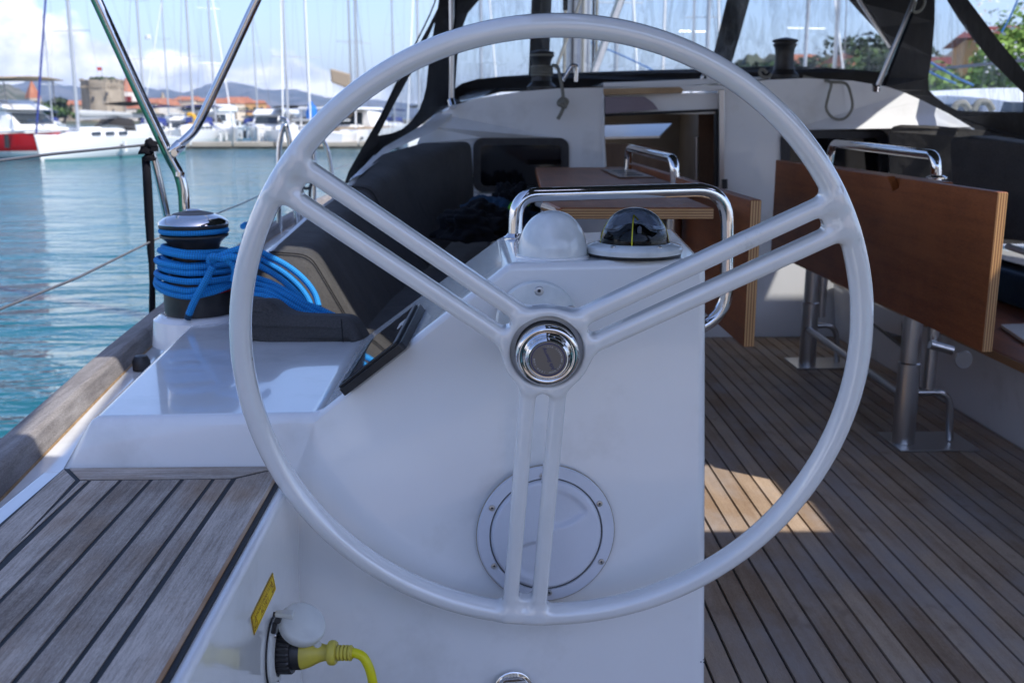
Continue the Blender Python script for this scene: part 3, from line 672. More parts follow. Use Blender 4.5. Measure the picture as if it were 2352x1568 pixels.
# wear marks on the rim
for a_, b_, s_ in ((181.5, 25, .0048), (-31.5, 40, .0022), (-8, 30, .0016), (17, -20, .0014)):
    ar, br_ = R(a_), R(b_); rr0 = RW - .0150 * math.cos(br_); q = np.array(w3((rr0 * math.cos(ar), rr0 * math.sin(ar), .0186 * math.sin(br_))))
    nv_ = np.array(w3((-math.cos(br_) * math.cos(ar), -math.cos(br_) * math.sin(ar), math.sin(br_)))) - WC; nv_ /= np.linalg.norm(nv_)
    ob('paint_chip', lathe([(s_, -.0006), (s_ * .8, .0002), (0, .0003)], q, 7, nv_), M['quay'], wh)


# ================================================================= helm seat with laid teak
XI = -.298
st_ = thing('helm_bench', 'white helm bench topped with weathered teak planks and black caulk seams', 'bench', (-.48, 1.0, 0))
ob('seat_box', ([(-.70, -.8, 0), (XI, -.8, 0), (XI, 1.556, 0), (-.70, 1.556, 0), (-.70, -.8, .455), (XI, -.8, .455), (XI, 1.556, .455), (-.70, 1.556, .455)], [(3, 2, 1, 0), (4, 5, 6, 7), (0, 1, 5, 4), (1, 2, 6, 5), (2, 3, 7, 6), (3, 0, 4, 7)]), M['gel'], st_, bevel=.009, seg=4)
def plank_poly(pts, z0, z1): return slab([[(x, y, z0) for x, y in pts]], (0, 0, z1 - z0))
ob('caulking', plank_poly([(-.664, 1.553), (-.312, 1.553), (-.312, -.8), (-.635, -.8)], .4552, .4592), M['caulk'], st_)
zb, zt = .4556, .4605
def plk(pts, m='teak', zt_=zt, par=st_): return ob('plank', plank_poly(pts, zb, zt_), M[m], par)
g = .0033
lx = lambda y: -.622 + (1.497 - y) * .066                       # inner edge of the curved outboard margin
ox_ = lambda y: -.660 + (1.552 - y) * .028
plk([(-.655, 1.552), (-.319, 1.552), (-.388, 1.500), (-.618, 1.500)], 'teak_x')                                       # forward margin
plk([(-.6615, 1.547), (-.6245, 1.4965), (lx(1.0), 1.0), (lx(.2), .2), (lx(-.78), -.78), (ox_(-.78), -.78), (ox_(1.0), 1.0)])
plk([(-.3234, 1.5400), (-.3234, -.78), (-.380, -.78), (-.380, 1.4960)])                                                # inboard margin
for a, b_ in ((-.602, -.555), (-.555, -.509), (-.509, -.462), (-.462, -.415), (-.415, -.385)):
    x0 = a + g; x1 = b_ - g
    if a == -.602: plk([(x0, 1.494), (x1, 1.494), (x1, -.78), (lx(-.5) + .008, -.78), (lx(.6) + .008, .6), (max(lx(1.14) + .008, x0), 1.14)])
    else: plk([(x0, 1.494), (x1, 1.494), (x1, -.78), (x0, -.78)])
plk([(-.6155, 1.494), (-.602 - g, 1.494), (-.602 - g, 1.22)])
ob('worn_plank_edge', box(-.3232, -.3186, -.78, 1.538, .4570, .4609), mat('orange_worn_wood', (.34, .18, .08), .7, var=(9, (.5, .36, .24), 5)), st_)
# sticker
sk = thing('warning_sticker', 'yellow sticker with red print SHORE CONNECTION AC 230 V on the white seat side', 'sticker', atx(604, 1386, XI))
sq = [atx(px, py, XI + .0006) for px, py in ((576.0, 1417), (583.4, 1457.7), (633.5, 1351.8), (626.2, 1313.8))]    # top-aft, bottom-aft, bottom-fwd, top-fwd
def skm(u, v, w): a, b_, c, d = sq; q = a * (1 - u) * v + b_ * (1 - u) * (1 - v) + c * u * (1 - v) + d * u * v; return tuple(q + np.array([w, 0, 0]))
ob('sticker_base', ([skm(u, v, w) for w in (0, .0004) for u, v in ((0, 0), (1, 0), (1, 1), (0, 1))], [(3, 2, 1, 0), (4, 5, 6, 7), (0, 1, 5, 4), (1, 2, 6, 5), (2, 3, 7, 6), (3, 0, 4, 7)]), M['sticker_yellow'], sk)
def skbar(u0, u1, v0, v1): return ([skm(u, v, .0007) for u, v in ((u0, v0), (u1, v0), (u1, v1), (u0, v1))], [(0, 1, 2, 3)])
ob('red_edge', join(skbar(0, 1, .955, 1), skbar(0, .018, 0, 1)), M['sticker_red'], sk)
ob('frame_line', join(skbar(.04, .97, .86, .885), skbar(.04, .97, .10, .125), skbar(.04, .048, .12, .88), skbar(.962, .97, .12, .88), skbar(.27, .80, .80, .815) if 0 else skbar(.04, .048, .12, .88)), M['sticker_red'], sk)
Wk, Hk = np.linalg.norm(sq[2] - sq[1]), np.linalg.norm(sq[0] - sq[1])
ob('lettering', text_geo('SHORE CONNECTION', Hk * .30, lambda p: skm(.50 + p[0] / Wk, .64 + p[1] / Hk, .0007), depth=0.0, shear=.15), M['sticker_red'], sk)
ob('lettering', text_geo('AC 230 V', Hk * .36, lambda p: skm(.50 + p[0] / Wk, .32 + p[1] / Hk, .0007), depth=0.0, shear=.15), M['sticker_red'], sk)
for uc in (.12, .88):
    tri = []
    for (u0, v0), (u1, v1) in (((-.055, .22), (.055, .22)), ((.055, .22), (0, .78)), ((0, .78), (-.055, .22))):
        du, dv = (u1 - u0), (v1 - v0); l_ = math.hypot(du * Wk, dv * Hk); nu_, nv_ = -dv * Hk / l_ * .0008 / Wk, du * Wk / l_ * .0008 / Hk
        tri.append(([skm(uc + u, v, .0007) for u, v in ((u0 - nu_, v0 - nv_), (u1 - nu_, v1 - nv_), (u1 + nu_, v1 + nv_), (u0 + nu_, v0 + nv_))], [(0, 1, 2, 3)]))
    tri.append(([skm(uc + u, v, .0007) for u, v in ((.004, .62), (-.012, .42), (.002, .42), (-.006, .27), (.014, .47), (.001, .47))], [(0, 1, 2, 3, 4, 5)]))
    ob('hazard_mark', join(*tri), M['sticker_red'], sk)
# shore power inlet, its lid, plug and cable
fc = atx(626, 1497, XI)
inl = thing('shore_power_inlet', 'white shore power socket with raised lid on the side of the seat', 'power socket', fc)
AX = np.array([1., 0, 0])
ob('gasket', lathe([(.0490, 0), (.0490, .0022), (.046, .0026), (0, .0026)], fc, 56, AX), M['rubber'], inl, smooth=30)
ob('socket_flange', lathe([(.0475, .0024), (.0475, .0050), (.0450, .0075), (.036, .0095), (.033, .0095), (.033, .003)], fc, 56, AX), M['dull_white'], inl, smooth=35)
for az in (R(62), R(-62), R(118), R(-118)): screw(fc + np.array([.0088, -math.cos(az) * .0405, -math.sin(az) * .0405]), AX, .0036, inl, 'cross')
hg = atx(640, 1419, XI + .018)
ob('hinge', join(tube([hg + (0, -.008, 0), hg + (0, .010, 0)], .0045, 12)[:2], tube([hg + (-.004, -.006, -.004), hg + (-.007, -.006, -.018)], .0035, 8)[:2], tube([hg + (-.008, .004, .004), hg + (-.001, .004, .003)], .0035, 8)[:2]), M['black'], inl, smooth=50)
lc = aty(694, 1434, fc[1] - .004); lnv = np.array([.40, -.38, .83]); lnv /= np.linalg.norm(lnv)
ob('socket_lid', lathe([(0, -.008), (.0310, -.008), (.0322, -.005), (.0330, .003), (.0318, .0070), (.0292, .0085), (0, .0092)], lc, 56, lnv), M['dull_white'], inl, smooth=45)
tb = aty(727, 1481, fc[1] - .008)
ob('lid_tab', lathe([(0, -.004), (.0065, -.004), (.0070, 0), (.0060, .004), (0, .005)], tb, 20, lnv), M['dull_white'], inl, smooth=45)
ob('lid_arm', hexa([hg + q for q in ((-.004, -.006, .004), (.022, -.014, .004), (.022, .002, .004), (-.004, .006, .004))], [hg + q for q in ((-.004, -.006, .010), (.022, -.014, .012), (.022, .002, .012), (-.004, .006, .010))]), M['dull_white'], inl, bevel=.002)
# plug
ps = fc + np.array([.009, 0, 0]); pe1 = aty(762, 1482, fc[1] - .022)
pax = pe1 - ps; pL = np.linalg.norm(pax); pax = np.array([1., -.12, .04]); pax /= np.linalg.norm(pax)
plug = thing('power_plug', 'yellow and black shore power plug pushed into the socket', 'plug', ps)
cg = []
nvt = 72; Vv, Ff = [], []
uA = np.cross(pax, (0, 0, 1)); uA /= np.linalg.norm(uA); vA = np.cross(pax, uA)
for h_, rb_ in ((0, .0270), (.003, .0285), (.019, .0285), (.0215, .0270)):
    for k in range(nvt):
        a = 2 * math.pi * k / nvt; r_ = rb_ + (.0011 if k % 3 else -.0004); Vv.append(tuple(ps + pax * h_ + r_ * (math.cos(a) * uA + math.sin(a) * vA)))
for i in range(3):
    for k in range(nvt): k2 = (k + 1) % nvt; Ff.append((i * nvt + k, i * nvt + k2, (i + 1) * nvt + k2, (i + 1) * nvt + k))
Ff.append(tuple(range(nvt))); Ff.append(tuple(3 * nvt + k for k in range(nvt)))
ob('ribbed_collar', (Vv, Ff), M['black'], plug, smooth=25)
ob('plug_shell', lathe([(.0235, .020), (.0235, .033), (.0225, .0345), (0, .0345)], ps, 48, pax), M['black'], plug, smooth=35)
ob('plug_body', lathe([(.0228, .0340), (.0225, .037), (.0195, .046), (.0135, .058), (.0112, .066), (.0112, .070), (.0160, .0715), (.0170, .074), (.0170, .079), (.0150, .082), (.0095, .083), (0, .083)], ps, 48, pax), M['yellow_plastic'], plug, smooth=40)
ribs = [(.0085, .082)]
for i in range(4): h_ = .0845 + i * .0052; ribs += [(.0085, h_), (.0108, h_ + .0003), (.0108, h_ + .0032), (.0085, h_ + .0035)]
ob('strain_relief', lathe(ribs + [(.0085, .1055), (0, .1055)], ps, 32, pax), M['yellow_plastic'], plug, smooth=30)
cs = ps + pax * .100
cpth = smooth_path([cs, cs + pax * .008, aty(834, 1508, cs[1] - .003), aty(849, 1536, cs[1] - .006), aty(857, 1572, cs[1] - .008), aty(860, 1612, cs[1] - .010), aty(860, 1680, cs[1] - .015), aty(850, 1800, cs[1] - .03)], 8)
tag(ob('power_cable', tube(cpth, .0066, 20), M['yellow_cable'], smooth=60), 'bright yellow power cable curving down from the plug', 'cable')
# ================================================================= hull edge, side deck, toe rail
YS = [-.6, .4, 1.45, 2.3, 3.4, 4.7, 6.2, 8.0, 9.8, 11.0]
XB = [-.60, -.665, -.735, -.820, -.905, -.985, -.98, -.80, -.30, .35]        # inner foot of the rail
ZD = [.42, .425, .43, .435, .44, .45, .47, .50, .55, .60]
def at_y(a, y): return float(np.interp(y, YS, a))
ys = list(np.linspace(-.6, 11.0, 44))
CL = .87
deck_rows = [[(at_y(XB, y) - .02, y, at_y(ZD, y)), (at_y(XB, y) + .12 if y < 5.2 else CL, y, at_y(ZD, y) + (.0 if y < 5.2 else .12)), (-.30 if y < 2.7 else (-.34 if y < 5.2 else 2 * CL - at_y(XB, y) - .12), y, at_y(ZD, y) + (-.0 if y < 5.2 else 0))] for y in ys]
sd = struct('side_deck', loft(deck_rows), M['gel'], smooth=30)
ob('deck_starboard', loft([[(2 * CL - p[0], p[1], p[2]) for p in r_] for r_ in deck_rows]), M['gel'], sd, smooth=30)
def hull_rows(sgn):
    out = []
    for y in ys:
        xb = at_y(XB, y) - .05; r_ = []
        for k, (dx, z) in enumerate(((0, at_y(ZD, y) + .02), (.01, .0), (.10, -.6), (.30, -1.2), (.5, -1.5))):
            x = xb + dx; r_.append((x if sgn > 0 else 2 * CL - x, y, z))
        out.append(r_)
    return out
hl = struct('hull_side', loft(hull_rows(1)), M['hull_white'], smooth=60)
ob('hull_side_starboard', loft(hull_rows(-1)), M['hull_white'], hl, smooth=60)
rl = thing('toe_rail', 'weathered grey teak toe rail along the port edge of the deck', 'toe rail', (-.8, 2, .45))
seg_b = [-.6, 1.0, 2.55, 4.6, 6.8, 9.0]
for a, b_ in zip(seg_b[:-1], seg_b[1:]):
    rows = []
    for y in np.linspace(a + .0012, b_ - .0012, 9):
        xb, zd = at_y(XB, y), at_y(ZD, y) + .002
        rows.append([(xb, y, zd), (xb - .006, y, zd + .036), (xb - .014, y, zd + .043), (xb - .052, y, zd + .043), (xb - .060, y, zd + .036), (xb - .062, y, zd), (xb, y, zd)])
    gq = loft(rows); gq[1].append(tuple(range(6))); gq[1].append(tuple(len(gq[0]) - 7 + k for k in range(6)))
    ob('plank', gq, M['rail_teak'], rl, bevel=.003)
ob('sealant', tube([(at_y(XB, y) + .0015, y, at_y(ZD, y) + .001) for y in np.linspace(-.6, 9, 60)], .0022, 6), M['slat'], rl)
tag(ob('deck_fitting', lathe([(.020, 0), (.020, .02), (.014, .032), (0, .034)], atz(326, 848, .437), 24), M['black'], smooth=40), 'small black round fitting on the side deck by the console', 'deck fitting')

# ================================================================= port cockpit : winch on its pod, blue sheet
wc = np.array([atz(457, 712, .556)[0], 2.42, .0]); wc[0] = aty(457, 700, 2.42)[0]
pod = thing('winch_plinth', 'white moulded plinth under the aft winch', 'plinth', (wc[0], wc[1], SZ))
ob('plinth_body', lathe([(.112, -.06), (.105, 0), (.098, .004), (.094, .008), (.088, .010), (0, .011)], (wc[0], wc[1], SZ), 64), M['gel'], pod, smooth=50)
def winch(name, label, c, s, red=True, group=None, chrome=True):
    t = thing(name, label, 'winch', c, group)
    B, Ck = M['winch_black'], M['chrome'] if chrome else M['winch_black']
    ob('base', lathe([(.078, 0), (.0785, .002), (.0785, .048), (.077, .0495)], c, 64) if s == 1 else lathe([(.078 * s, 0), (.0785 * s, .018 * s), (.060 * s, .035 * s), (.045 * s, .05 * s), (0, .05 * s)], c, 48), B, t, smooth=40)
    if s == 1:
        ob('red_stripe', lathe([(.0778, .0495), (.0790, .0500), (.0790, .0520), (.0778, .0525)], c, 64), M['red'], t, smooth=40)
        ob('skirt', lathe([(.078, .0525), (.0785, .054), (.0785, .066), (.075, .076), (.066, .084), (.058, .088), (0, .088)], c, 64), B, t, smooth=40)
        ob('drum', lathe([(.056, .08), (.0535, .10), (.0525, .125), (.054, .140), (.060, .154), (.070, .163), (.078, .168), (.078, .172), (.062, .174), (.062, .186), (.078, .188)], c, 64), B, t, smooth=50)
        ob('jaw', lathe([(.0600, .186), (.0785, .187), (.0795, .190), (.0780, .193), (.06, .193)], c, 64), M['rubber'], t, smooth=40)
        top = ob('top_cap', lathe([(.078, .193), (.0805, .1955), (.0780, .2005), (.0660, .2085), (.0520, .2135), (.0470, .2150)], c, 72), Ck, t, smooth=60)
        ob('top_disc', lathe([(.0480, .2145), (.0450, .2165), (.0280, .2200), (.020, .2205), (0, .2206)], c, 64), M['sail_grey'], top, smooth=50)
        ob('handle_socket', lathe([(.0200, .2200), (.0205, .2235), (.0170, .2250), (.0150, .2250), (.0120, .2225), (0, .2220)], c, 40), M['chrome'], top, smooth=40)
    else:
        if red: ob('red_stripe', lathe([(.0784 * s, .0185 * s), (.079 * s, .020 * s), (.075 * s, .024 * s), (.07 * s, .026 * s)], c, 48), M['red'], t, smooth=40)
        ob('drum', lathe([(.055 * s, .045 * s), (.050 * s, .07 * s), (.0485 * s, .13 * s), (.052 * s, .155 * s), (.060 * s, .168 * s), (.063 * s, .172 * s), (.056 * s, .176 * s), (.056 * s, .182 * s), (.064 * s, .185 * s), (0, .186 * s)], c, 48), B, t, smooth=40)
        ob('top_cap', lathe([(.064 * s, .185 * s), (.0665 * s, .190 * s), (.064 * s, .196 * s), (.035 * s, .203 * s), (.018 * s, .207 * s), (0, .208 * s)], c, 48), B, t, smooth=40)
    return t
wp = (wc[0], wc[1], SZ + .0105)
winch('winch', 'large self-tailing winch with polished cap, wrapped in blue rope on the port side', wp, 1).scale = (1, 1, 1.09)
wx, wy, wz = wp
def ring(r, z, a0, a1, n=24, wob=.0, dz=0.):
    return [(wx + (r + wob * math.sin(3 * a)) * math.cos(a), wy + (r + wob * math.sin(2 * a)) * math.sin(a), z + dz * (a - a0) / (a1 - a0)) for a in np.linspace(a0, a1, n)]
rp = thing('blue_rope', 'bright blue braided sheet wound round the port winch and led off over the cushion', 'rope', wp)
RB = .0074
ob('self_tailer_turn', tube(ring(.0735, wz + .1957, -math.pi * .02, math.pi * 2.02, 60, dz=.002), .0068, 14), M['rope_blue'], rp, smooth=60)
rng = random.Random(3)
spec = [(.0865, .0660, .012), (.088, .0600, .020), (.089, .0760, .0), (.0800, .0900, -.004), (.0830, .1060, .0), (.0690, .1120, .006), (.0790, .1200, -.012), (.0690, .1320, -.004)]
for k, (r_, z_, tilt) in enumerate(spec):
    pts = []
    for a in np.linspace(0, 2 * math.pi, 49)[:-1]:
        rr2 = r_ + .0025 * math.sin(a * 2 + k * 1.7)
        pts.append((wx + rr2 * math.cos(a) * 1.03, wy + rr2 * math.sin(a), wz + z_ * 1.06 + .012 + tilt * math.sin(a + .4) + .016 * (1 if k < 2 else .6) * max(0, -math.cos(a)) - .004))
    ob('turn', tube(pts, RB, 14, closed=True), M['rope_blue'], rp, smooth=60)
def pp(pts, Y, r=RB, mt='rope_blue', par=rp, nm='strand', n=7, seg=14):
    P_ = [aty(p[0], p[1], (p[2] if len(p) > 2 else Y)) for p in pts]
    return ob(nm, tube(smooth_path(P_, n), r, seg), M[mt], par, smooth=60)
c2 = lambda X, Y_, d: (516.8 + X * .2013, 516.8 + Y_ * .2013, d)
# half-hitch on the front of the coil and its hanging tail
dn = wy - .098
pp([(598, 560, wy - .03), (575, 566, dn + .01), (548, 573, dn), (520, 582, dn - .004), (492, 596, dn - .006), (481, 602, dn - .010)], 0, .0080)
pp([(481, 602, dn - .006), (486, 590, dn - .012), (505, 592, dn - .014), (530, 602, dn - .012), (540, 620, dn - .006), (536, 645, dn)], 0, .0080)
pp([(512, 594, dn - .018), (536, 590, dn - .016), (560, 600, dn - .012), (572, 622, dn - .006), (568, 650, dn)], 0, .0080)
pp([(489, 612, dn - .014), (475, 640, dn - .014), (458, 670, dn - .012), (444, 697, dn - .008), (434, 722, dn - .004)], 0, .0080)
ob('whipping', tube([aty(434.5, 721, dn - .004), aty(430.5, 732, dn - .002)], .0082, 12), M['cloth_navy'], rp, smooth=60)
# strands led away to starboard over the bolster
ed = 2.40
strands = [[(560, 552, 2.47), (590, 566, 2.46), c2(400, 300, 2.45), c2(700, 460, 2.44), c2(900, 620, 2.43), c2(1020, 780, 2.42), c2(1070, 930, 2.40)],
 [(560, 570, 2.46), c2(380, 370, 2.45), c2(640, 520, 2.44), c2(830, 680, 2.43), c2(950, 840, 2.42), c2(990, 950, 2.40)],
 [(560, 590, 2.43), c2(370, 450, 2.42), c2(600, 590, 2.41), c2(760, 720, 2.40), c2(880, 850, 2.39), c2(960, 960, 2.38)],
 [(560, 625, 2.38), c2(340, 600, 2.38), c2(520, 660, 2.37), c2(720, 770, 2.36), c2(900, 890, 2.35), c2(1060, 950, 2.35), c2(1230, 1030, 2.35), c2(1420, 1110, 2.36)],
 [(560, 640, 2.36), c2(320, 660, 2.36), c2(520, 720, 2.35), c2(700, 810, 2.34), c2(880, 920, 2.34), c2(1050, 1010, 2.34), c2(1200, 1060, 2.34)],
 [(560, 655, 2.34), c2(300, 730, 2.34), c2(480, 760, 2.33), c2(660, 860, 2.32), c2(850, 970, 2.32), c2(1030, 1060, 2.32)],
 [(560, 668, 2.32), c2(300, 790, 2.32), c2(470, 815, 2.31), c2(620, 890, 2.30), c2(760, 990, 2.30), c2(860, 1060, 2.31)]]
for s_ in strands: pp(s_, 0)
pp([(558, 520, 2.36), (566, 516, 2.40), (570, 530, 2.44), (562, 545, 2.46), (566, 560, 2.47)], 0, .0066)
pp([c2(1540, 1250, 2.36), c2(1580, 1300, 2.34), c2(1600, 1340, 2.30)], 0, .0066)

# bolster cushion on the console shelf
bo = thing('bolster_cushion', 'charcoal bolster cushion lying on the console shelf beside the winch', 'cushion', (-.42, 2.2, SZ))
outl = [(545, 688), (577, 686), (607, 687), (625, 697), (642, 711), (665, 719), (700, 722.5), (768, 724), (795, 727), (812, 740), (822, 756), (834, 776), (836, 792), (820, 803), (780, 806), (700, 806), (646, 803), (610, 794), (577, 781), (545, 770)]
ob('cushion_body', pillow([aty(p[0], p[1], 2.13) for p in outl], (0, .15, -.024), .020), M['cushion'], bo, smooth=180)
ob('seam', tube([aty(784, 733, 2.128), aty(786, 760, 2.124), aty(789, 794, 2.130)], .0009, 6), M['cloth_black'], bo)
ob('torn_edge', loft([[aty(640, 801, 2.10), aty(700, 806, 2.10), aty(738, 812, 2.10), aty(765, 808, 2.10), aty(803, 793, 2.10)], [aty(640, 805, 2.10), aty(700, 812, 2.10), aty(738, 817, 2.10), aty(768, 812, 2.10), aty(806, 797, 2.10)]]), M['dull_white'], bo, solid=.001)
ob('underside', px_slab([[(577, 783), (610, 796), (646, 805), (700, 808), (780, 809), (820, 806), (830, 796), (820, 812), (700, 816), (630, 812), (580, 796)]], (0, .1, 0), 2.14), M['cloth_black'], bo)

# ================================================================= port bench and its cushions
CB = thing('port_cushion', 'long charcoal backrest cushion along the port coaming, patch of sun on its near end', 'cushion', (-.4, 3.2, .5))
st = [  # outer, crease, mid, bottom (px, py, Y)
 [(556, 640, 2.44), (575, 628, 2.44), (640, 655, 2.43), (690, 725, 2.42), (760, 830, 2.40)],
 [(606, 596, 2.50), (618, 579, 2.50), (712, 586, 2.50), (752, 652, 2.50), (826, 778, 2.50)],
 [(614, 590, 2.54), (626, 571, 2.54), (720, 574, 2.54), (760, 640, 2.54), (832, 764, 2.54)],
 [(700, 525, 3.05), (708, 495, 3.05), (790, 500, 3.05), (832, 570, 3.05), (905, 682, 3.07)],
 [(797, 455, 3.60), (802, 428, 3.60), (852, 434, 3.60), (892, 510, 3.62), (984, 610, 3.66)],
 [(803, 452, 3.63), (808, 418, 3.63), (861, 424, 3.63), (902, 505, 3.65), (990, 604, 3.69)],
 [(862, 390, 4.05), (868, 350, 4.05), (935, 372, 4.05), (985, 460, 4.06), (1040, 553, 4.10)],
 [(960, 360, 4.50), (975, 324, 4.50), (1083, 319, 4.50), (1089, 400, 4.50), (1092, 520, 4.52)]]
rows = [[aty(*p) for p in r_] for r_ in st]
def soft(rw):       # dense rows with slightly rounded creases, a thick padded shell
    out = []
    for i, r_ in enumerate(rw):
        q = round_path(r_, .035, 5); out.append(q)
    dense = []
    for i in range(len(out) - 1):
        for k in range(6): dense.append([a * (1 - k / 6) + b_ * (k / 6) for a, b_ in zip(out[i], out[i + 1])])
    dense.append(out[-1]); c_ = np.mean([np.mean(r_, 0) for r_ in dense], 0)
    for r_ in (dense[0], dense[-1]):
        for j in range(len(r_)): r_[j] = r_[j] + np.array([-.004, 0, -.010])
    return loft(dense)
ob('cushion', soft(rows[0:2]), M['cushion'], CB, smooth=180)
ob('cushion', soft(rows[1:3]), M['cushion'], CB, smooth=180)
ob('cushion', soft(rows[2:5]), M['cushion'], CB, smooth=180)
ob('cushion', soft(rows[4:6]), M['cushion'], CB, smooth=180)
ob('cushion', soft(rows[5:8]), M['cushion'], CB, smooth=180)
for rr_i in (1, 4): ob('piping', tube([r_ + (0, 0, .001) for r_ in round_path(rows[rr_i][1:], .03, 5)], .0013, 8), M['cloth_black'], CB, smooth=60)
coam = struct('port_coaming', loft([[np.array(r_[0]) + (-.03, 0, -.16), np.array(r_[0]) + (-.022, 0, -.03), np.array(r_[1]) + (-.016, 0, -.010), np.array(r_[1]) + (.0, 0, -.018), np.array(r_[2]) + (-.05, 0, -.09)] for r_ in rows[:7]]), M['gel'], smooth=40)
struct('port_bench_base', box(-.45, .02, 2.16, 4.62, 0, .40), M['gel'])
sc_ = tag(ob('port_seat_cushion', box(-.36, .035, 2.17, 4.60, .402, .470), M['cushion'], bevel=.02, seg=4), 'flat charcoal seat cushion on the port cockpit bench', 'cushion')
# crumpled clothes in the corner of the bench
def crumple(c, sx, sy, sz, seed, n=40):
    V, Fc = [], []
    for i in range(n + 1):
        for j in range(2 * n):
            th, ph = math.pi * .62 * i / n, math.pi * j / n
            d = Vector((math.sin(th) * math.cos(ph), math.sin(th) * math.sin(ph), math.cos(th)))
            nn_ = noise.fractal(d * 1.7 + Vector((seed, 0, 0)), 1.0, 2.0, 4) * .35 + abs(noise.noise(d * 3.1 + Vector((0, seed, 0)))) * .35
            k = 1 + nn_; V.append((c[0] + d.x * sx * k, c[1] + d.y * sy * k, c[2] + max(d.z, -.25) * sz * k))
    for i in range(n):
        for j in range(2 * n): j2 = (j + 1) % (2 * n); Fc.append((i * 2 * n + j, i * 2 * n + j2, (i + 1) * 2 * n + j2, (i + 1) * 2 * n + j))
    return V, Fc
jk = thing('jacket', 'crumpled black and navy jacket with a lime cord on the port bench', 'jacket', aty(1110, 520, 3.9))
ob('black_part', crumple(aty(1085, 530, 3.7), .13, .13, .085, 3.), M['cloth_black'], jk, smooth=180)
ob('blue_part', crumple(aty(1145, 508, 4.0), .14, .12, .085, 9.), M['cloth_navy'], jk, smooth=180)
ob('black_part', crumple(aty(1178, 480, 4.15), .09, .09, .09, 5.), M['cloth_black'], jk, smooth=180)
pp([(1172, 478, 3.84), (1178, 470, 3.82), (1188, 466, 3.82), (1200, 465, 3.84), (1212, 468, 3.9)], 0, .009, 'lime', jk, 'cord')

# ================================================================= cockpit sole, planked in teak
sole = struct('cockpit_sole', box(-.30, 1.70, .6, 4.66, -.03, -.006), M['caulk'])
pitch = .0495; x = .02; i = 0
while x < 1.70:
    x1 = min(x + pitch - .0062, 1.695); ob('plank', box(x, x1, .9, 4.64, -.0065, .0 + .0004 * (i % 2)), M['sole_teak'], sole); x += pitch; i += 1
# starboard bench
sbb = struct('starboard_bench_base', ([(1.672, 1.6, -.01), (2.3, 1.6, -.01), (2.3, 4.64, -.01), (1.640, 4.64, -.01), (1.640, 1.6, .262), (2.3, 1.6, .262), (2.3, 4.64, .262), (1.61, 4.64, .262)], [(3, 2, 1, 0), (4, 5, 6, 7), (0, 1, 5, 4), (1, 2, 6, 5), (2, 3, 7, 6), (3, 0, 4, 7)]), M['gel'], bevel=.02, seg=4)
lk = thing('bench_locker_opening', 'dark recessed opening in the side of the starboard bench', 'opening', (1.66, 3.7, .15))
lo = [atx(px, py, 1.640) for px, py in ((2006, 690), (2082, 712), (2082, 798), (2006, 738))]
ob('dark_panel', slab([[tuple(p + (-.012, 0, 0)) for p in lo]], (.01, 0, 0), [(p[1], p[2], 0) for p in lo] and [[(p[1], p[2], 0) for p in lo]]), M['screen'], lk)
ob('panel_frame', tube([p + (-.012, 0, 0) for p in lo], .007, 8, closed=True), M['black'], lk)
wsb = thing('starboard_bench_top', 'varnished plywood seat board on the starboard bench', 'seat board', (1.9, 3.2, .26))
ob('seat_board', box(1.592, 2.35, 1.7, 4.6, .263, .292), M['mahogany'], wsb, bevel=.004)
ob('board_edge', box(1.587, 1.5918, 1.7, 4.6, .2645, .290), M['ply_z'], wsb)
bk = tag(ob('booklet', slab([[tuple(atz(px, py, .2935)) for px, py in ((2298, 752), (2420, 748), (2440, 812), (2352, 790))]], (0, 0, .012)), M['hull_white'], bevel=.003), 'white folder lying on the varnished starboard seat board', 'folder')
tag(ob('starboard_seat_cushion', box(2.02, 2.36, 2.6, 4.55, .292, .42), M['cloth_navy'], bevel=.02, seg=3), 'dark navy seat cushion on the starboard bench, half hidden by the table leaf', 'cushion')
sbr = thing('starboard_cushion', 'charcoal backrest cushion on the starboard side, partly in sun', 'cushion', aty(2150, 350, 4.2))
ob('cushion', px_slab([[(2043, 420, 4.52), (2042, 302, 4.50), (2052, 291, 4.49), (2070, 287, 4.48), (2150, 289, 4.44), (2260, 300, 4.36), (2400, 330, 4.25), (2400, 560, 4.25), (2260, 560, 4.36), (2150, 560, 4.44), (2046, 560, 4.52)]], (.05, .13, 0)), M['cushion'], sbr, bevel=.018, seg=4)
ob('cushion', px_slab([[(2180, 318, 3.78), (2230, 312, 3.72), (2420, 340, 3.45), (2420, 560, 3.45), (2190, 540, 3.78)]], (.12, .06, 0)), M['cushion'], sbr, bevel=.03, seg=4)
ob('piping', tube([aty(2315, 566, 3.5), aty(2352, 578, 3.4), aty(2420, 600, 3.3)], .011, 10), M['dull_white'], sbr)

# ================================================================= cabin bulkhead, companionway, coachroof
YB = 4.65
cab = thing('cabin', 'white coachroof and aft bulkhead with dark windows and open companionway', 'cabin', (CL, YB, 0))
pw = rrect(1087, 317, 1307, 441, 22, 5); sw = rrect(1794, 299, 2041, 445, 22, 5)
door = [(1383, 212), (1656, 209), (1650, 500), (1400, 500)]
Lp = [(958, 330, 4.56), (975, 290, 4.60), (1010, 262, YB), (1050, 240, YB), (1100, 226, YB), (1200, 210, YB), (1290, 203, YB), (1380, 202, YB), (1500, 199, YB), (1660, 196, YB), (1760, 184, YB), (1850, 180, YB), (1960, 186, YB), (2040, 200, YB), (2080, 214, YB),
      (2120, 232, 4.62), (2180, 262, 4.58), (2230, 292, 4.50), (2232, 306, 4.50), (2150, 400, 4.58), (2100, 700, YB), (1900, 790, YB), (1200, 790, YB), (1085, 700, YB), (1000, 600, YB), (965, 450, 4.58)]
def wy3(lp): return [(p[0], p[1], p[2] if len(p) > 2 else YB) for p in lp]
